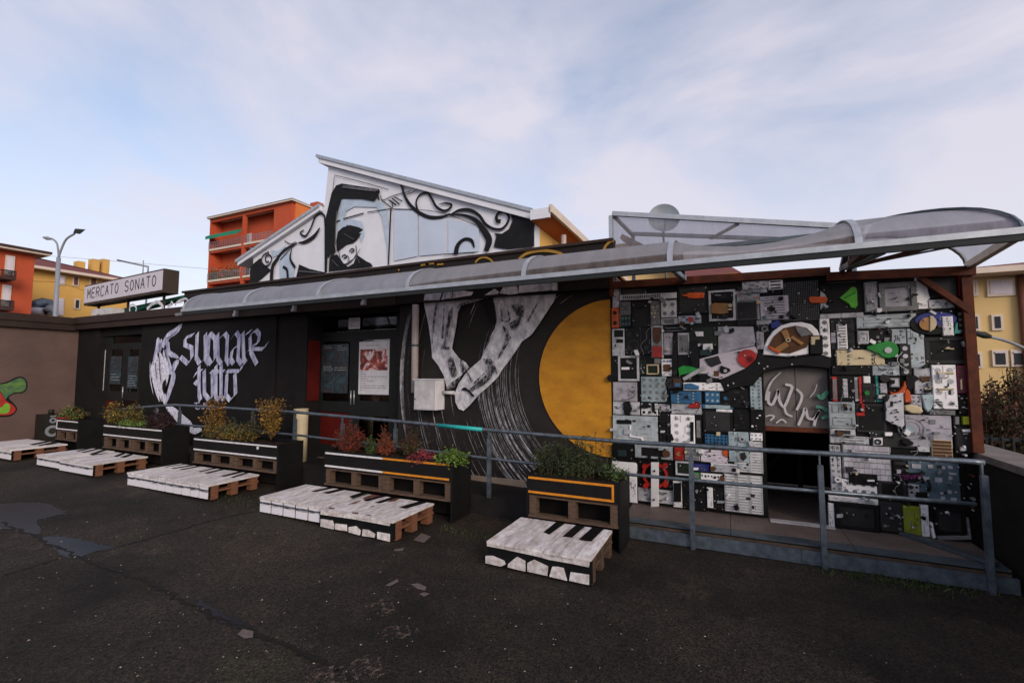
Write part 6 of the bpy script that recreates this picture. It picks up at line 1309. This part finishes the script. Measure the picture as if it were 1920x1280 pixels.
for w in ((108,515,121,535,'curtain'), (136,517,147,537,'shutter_brown'), (105,558,118,592,'curtain'), (139,560,149,580,'window_dark'), (168,519,181,536,'shutter_brown')): xwin(HY, XY, *w[:4], w[4])
DU = thing('vent_duct', 'bent metal ventilation duct against the yellow house', 'duct', PX(85, 586, XY+.6)); q = [PX(x, y, XY+1.0) for x, y in ((92,590),(93,575),(90,568),(82,567),(70,570),(63,577))]; MB().tube(q, .35, 10).build('pipe', 'galv', DU); q = [PX(x, y, XY+1.4) for x, y in ((96,588),(90,580),(86,585))]; MB().tube(q, .4, 10).build('cowl', 'lamp_grey', DU); MB().tube([PX(65, y, XY+1.2) for y in (589, 577)], .5, 10).build('stack', 'dirty_white', DU)
# orange apartment block
YA = 46.; x0, xc_, = PY(387, 600, YA).x, PY(541, 600, YA).x; zt = PY(392, 413, YA).z; z0b = 0
HA = house('apartment_block', 'tall orange apartment block with stacked balconies and a green awning', ((x0+xc_)/2, YA+6, 0))
def ax_(px): return PY(px, 480, YA).x
def az_(py, px=460): return PY(px, py, YA).z
# storey levels measured on the left edge
sl = [(413, 465), (470, 524), (530, 590)]
cols = [(391, 452), (457, 511)]
zt = az_(413, 392)
zs_ = []
for a, b in sl: zs_.append((az_(b, 392), az_(a, 392)))
pitch = zs_[0][1]-zs_[1][1]
zs_ = [(zt-.5-pitch*(i+1)+.7, zt-.5-pitch*i) for i in range(5)]
front = MB(); X_ = [x0]+[v for c in cols for v in (ax_(c[0]), ax_(c[1]))]+[xc_]
for i in (0, 2, 4): front.box(X_[i], X_[i+1], YA, YA+.4, 0, zt)
for i in (1, 3):
    for k in range(5):
        top_ = zt if k == 0 else zs_[k-1][0]; front.box(X_[i]+.001, X_[i+1]-.001, YA+.01, YA+.35, zs_[k][1], top_)
front.build('front_wall', 'orange_house', HA)
MB().box(x0, xc_, YA+1.8, YA+2.0, 0, zt).box(x0, x0+.3, YA+.4, YA+1.8, 0, zt).build('recess_wall', 'orange_house', HA)
MB().box(xc_, xc_+.3, YA+.401, YA+14, 0, zt).build('side_wall', 'sunlit_orange', HA)  # lit copy of the front's orange, painted on the side towards the sun
MB().box(x0, xc_, YA+2.0, YA+14, 0, zt-.1).build('core', 'orange_house', HA)
for i in (1, 3):
    for k in range(4):
        zl = zs_[k][0]; o = MB().box(X_[i]+.05, X_[i+1]-.05, YA-.15, YA+1.79, zl-.35, zl-.02).build('balcony', 'trim_cream', HA)
        mb = MB(); n = 18; mb.bar((X_[i]+.05, YA-.1, zl+1.05), (X_[i+1]-.05, YA-.1, zl+1.05), .06, .06)
        for j in range(n+1): xx = X_[i]+.06+(X_[i+1]-X_[i]-.12)*j/n; mb.bar((xx, YA-.1, zl), (xx, YA-.1, zl+1.05), .035, .035, (0,1,0))
        for zq in (.35, .7): mb.bar((X_[i]+.05, YA-.1, zl+zq), (X_[i+1]-.05, YA-.1, zl+zq), .035, .035)
        mb.build('balcony_railing', 'lamp_grey', o)
        w0 = X_[i]+(X_[i+1]-X_[i])*.68; d_ = MB().box(w0, X_[i+1]-.25, YA+1.72, YA+1.79, zl, zl+2.2).build('balcony_door', 'trim_cream', HA); MB().box(w0+.1, X_[i+1]-.35, YA+1.70, YA+1.715, zl+.1, zl+2.1).build('pane', 'curtain' if k % 2 == 0 else 'window_dark', d_)
        if i == 1 and k == 0: MB().hexa([(X_[1]+.1,YA-.7,zl+1.45),(X_[2]-.1,YA-.7,zl+1.45),(X_[2]-.1,YA-.02,zl+2.1),(X_[1]+.1,YA-.02,zl+2.1),(X_[1]+.1,YA-.7,zl+1.95),(X_[2]-.1,YA-.7,zl+1.95),(X_[2]-.1,YA-.02,zl+2.35),(X_[1]+.1,YA-.02,zl+2.35)]).build('green_awning', 'awning_green', HA)
        if k == 1 and i == 1:
            r_ = random.Random(9); gm = MB()
            for q_ in range(900): p = V((r_.uniform(X_[1]+.2, X_[2]-.8), YA+.2+r_.uniform(-.25, .25), zl+abs(r_.gauss(0, .6))+r_.choice([0, 0, .8])));  d = V((r_.gauss(0,1), r_.gauss(0,1), r_.gauss(0,1))).normalized()*.16; e = d.orthogonal().normalized()*.1; gm.add([p-e, p+e, p+d], [(0,1,2)])
            stuff(gm.build('balcony_plants', 'lf_green', HA, fix=False))
MB().box(x0-.25, xc_+.5, YA-.5, YA+15, zt+.003, zt+.28).build('eave', 'trim_cream', HA); rr_ = MB().add([(x0-.3,YA-.6,zt+.283),(xc_+.6,YA-.6,zt+.283),(xc_+.6,YA+15,zt+.283),(x0-.3,YA+15,zt+.283),(x0+4,YA+6,zt+1.5),(xc_-4,YA+6,zt+1.5)], [(0,1,2,3),(0,4,5,1),(1,5,2),(2,5,4,3),(3,4,0)]).build('roof', 'roof_dark', HA)
for px, pw in ((487, 16), (592, 22), (530, 18)): q = PY(px, 385, YA+7); MB().box(q.x-.6, q.x+pw*.05, YA+6.4, YA+7.6, zt+.6, zt+(2.2 if px < 590 else 2.6)).build('chimney', 'orange_house', rr_)
for k in range(3):
    for j in range(2): zl = zs_[k][0]; yy = YA+2.2+j*5; o = MB().box(xc_+.302, xc_+.36, yy, yy+2.2, zl+.2, zl+1.9).build('window', 'trim_cream', HA); MB().box(xc_+.361, xc_+.38, yy+.12, yy+2.08, zl+.32, zl+1.78).build('pane', 'shutter_brown', o)
# houses seen through the gap under the canopy
YB1 = 17.; a, b = PY(1224, 500, YB1), PY(1264, 520, YB1)
H1 = house('cream_gable_house', 'cream house end with a slanting brown roof edge seen under the canopy', (a.x, YB1+3, 0))
e1, e2, e3 = PY(1180, 455, YB1), PY(1246, 492, YB1), PY(1272, 528, YB1)
MB().prism([(a.x-2, YB1, 0), (e3.x, YB1, 0), (e3.x, YB1, e3.z), (e2.x, YB1, e2.z), (e1.x, YB1, e1.z), (a.x-2, YB1, e1.z)], (0, 6, 0)).build('wall', 'cream_house', H1)
MB().bar((e1.x-.2, YB1-.25, e1.z+.15), (e2.x, YB1-.25, e2.z+.08), .5, .16).bar((e2.x, YB1-.25, e2.z+.08), (e3.x+.3, YB1-.25, e3.z-.2), .5, .16).build('roof_edge', 'shutter_brown', H1)
YB2 = 24.; a, b, c = PY(1266, 521, YB2), PY(1372, 498, YB2), PY(1400, 520, YB2)
H2 = house('red_roof_house', 'yellow house with a red tiled roof seen between canopy and steel beam', ((a.x+c.x)/2, YB2+4, 0))
MB().box(a.x-4, c.x-.4, YB2, YB2+8, 0, a.z).build('wall', 'yellow_house', H2)
MB().hexa([(a.x-5,YB2-.4,a.z+.01),(c.x,YB2-.4,c.z+.01),(c.x,YB2+8,c.z+.01),(a.x-5,YB2+8,a.z+.01),(a.x-1,YB2+3,b.z+.6),(b.x,YB2+3,b.z+.6),(b.x,YB2+5,b.z+.6),(a.x-1,YB2+5,b.z+.6)]).build('roof', 'roof_red', H2)
# yellow block on the right
YQ = 20.; x0 = PY(1790, 600, YQ).x; x1 = x0+22; zt = PY(1870, 508, YQ).z
HQ = house('yellow_block', 'pale yellow three-storey block behind the steel post', ((x0+x1)/2, YQ+5, 0))
MB().box(x0, x1, YQ, YQ+10, 0, zt).build('wall', 'cream_house', HQ); rf = MB().add([(x0-.8,YQ-.8,zt+.003),(x1+.8,YQ-.8,zt+.003),(x1+.8,YQ+11,zt+.003),(x0-.8,YQ+11,zt+.003),(x0+4,YQ+5,zt+1.1),(x1-4,YQ+5,zt+1.1)], [(0,1,2,3),(0,4,5,1),(1,5,2),(2,5,4,3),(3,4,0)]).build('roof', 'roof_red', HQ); MB().box(x0-.8, x1+.8, YQ-.9, YQ-.003, zt-.18, zt).build('gutter', 'trim_cream', rf)
def ywin(x0, y0, x1, y1, m, bl=None):
    a, b = PY(x0, y0, YQ), PY(x1, y1, YQ); o = MB().box(a.x, b.x, YQ-.06, YQ-.002, b.z, a.z).build('window', 'trim_cream', HQ); MB().box(a.x+.07, b.x-.07, YQ-.075, YQ-.061, b.z+.07, a.z-.07).build('pane', m, o)
    if bl: MB().box(a.x+.06, b.x-.06, YQ-.09, YQ-.076, a.z-(a.z-b.z)*bl, a.z-.05).build('blind', 'c_pk', o)
ywin(1822, 524, 1834, 555, 'curtain'); ywin(1848, 525, 1903, 554, 'curtain'); ywin(1822, 590, 1838, 620, 'window_dark'); ywin(1857, 590, 1881, 619, 'window_dark'); ywin(1858, 656, 1890, 687, 'window_dark', .2); ywin(1893, 656, 1935, 687, 'window_dark', .2); ywin(1824, 660, 1842, 690, 'window_dark'); ywin(1935, 525, 1990, 554, 'curtain'); ywin(1945, 590, 1975, 619, 'window_dark')
q = PY(1913, 520, YQ-.1); MB().tube([(q.x, YQ-.1, zt-.2), (q.x, YQ-.1, 0)], .09, 8).build('downpipe', 'shutter_brown', HQ)
# bushes and fence beyond the low wall
for k, (px, w, yt, Y) in enumerate(((1862, 46, 715, 11.), (1905, 60, 690, 12.), (1950, 70, 700, 12.5))):
    p = PY(px, 800, Y); zt_ = PY(px, yt, Y).z; foliage('hedge_bush', ['dull brown-green bush behind the steel post', 'taller brown leafy bush against the pale yellow block', 'bare-topped bush beside the lamp arm'][k], 'bush', (p.x, Y, 0), w/F*Y*.75, .7, zt_, 'bush', 'lf_dark', 460, .055, seed=k, m2='lf_dkred', sr=.008)
FN = thing('iron_fence', 'dark iron bar fence beyond the low concrete wall', 'fence', (4, 9.5, 0)); zf1 = PY(1880, 816, 9.5).z
for z in (.12, zf1-.08): MB().box(2.4, 12, 9.48, 9.52, z, z+.04).build('rail', 'lamp_dark', FN)
xq = 2.5
while xq < 9: MB().box(xq, xq+.022, 9.455, 9.477, .0, zf1).build('bar', 'lamp_dark', FN); xq += .12
# street lamps
p0 = PD(106, 586, 24.); dpt = 24.
LP = thing('street_lamp', 'double-armed street lamp with one dark flat head above the yellow house', 'street lamp', (p0.x, p0.y, 0))
q = PD(110, 483, dpt); MB().tube([(p0.x, p0.y, 0), (q.x*.5+p0.x*.5, q.y*.5+p0.y*.5, q.z*.5), q], [.13, .11, .09], 10).build('pole', 'lamp_grey', LP)
P = smooth_line([q, PD(114, 470, dpt), PD(124, 449, dpt), PD(140, 438, dpt)], 5); MB().tube(P, .05, 8).build('arm', 'lamp_grey', LP); MB().hexa([PD(137,437,dpt-.2),PD(150,439,dpt-.2),PD(152,436,dpt+.2),PD(139,434,dpt+.2),PD(140,429.5,dpt-.2),PD(160,431,dpt-.2),PD(160,430,dpt+.2),PD(142,428.5,dpt+.2)]).build('lamp_head', 'lamp_dark', LP)
P = smooth_line([q, PD(109, 468, dpt), PD(106, 455, dpt), PD(98, 448, dpt), PD(90, 447, dpt)], 5); MB().tube(P, .045, 8).build('arm', 'lamp_grey', LP); MB().tube([PD(95,448,dpt),PD(88,446.5,dpt),PD(81,445,dpt)], [.06,.1,.04], 8).build('lamp_head', 'lamp_grey', LP)
LR = thing('street_lamp', 'curved lamp arm reaching in front of the pale yellow block', 'street lamp', (PD(1990, 700, 13).x, PD(1990, 700, 13).y, 0))
q = PD(1990, 700, 13); MB().tube([(q.x, q.y, 0), q], .08, 8).build('pole', 'lamp_grey', LR); MB().tube(smooth_line([q, PD(1960,672,13), PD(1915,650,13), PD(1880,637,13), PD(1853,631,13)], 4), .04, 8).build('arm', 'lamp_grey', LR); MB().tube([PD(1856,631,13), PD(1845,628,13), PD(1826,625,13)], [.06,.1,.05], 8).build('lamp_head', 'lamp_dark', LR)
# wires, mast
o = MB().tube(smooth_line([PD(-60,468,30), PD(70,478,30), PD(220,490,30), PD(390,504,30), PD(500,512,30)], 4), .012, 4).build('overhead_wire', 'lamp_grey'); tag(o, 'thin overhead wire crossing the sky above the roof sign', 'wire')
o = MB().tube(smooth_line([PD(-60,520,30), PD(60,527,30), PD(110,530,30), PD(158,545,30)], 4), .014, 4).build('overhead_wire', 'lamp_dark'); tag(o, 'dark cable passing the lamp pole behind the sign', 'wire')
MS = thing('signal_mast', 'thin white bracket mast rising behind the roof sign', 'mast', (PD(276, 512, 26).x, PD(276, 512, 26).y, 0)); q = PD(277, 512, 26)
MB().tube([(q.x, q.y, 0), q, PD(278, 500, 26), PD(220, 487.5, 26)], .05, 6).build('bracket', 'lamp_grey', MS); MB().tube([PD(268, 512, 26), PD(269, 488, 26)], .025, 6).build('antenna', 'lamp_grey', MS)
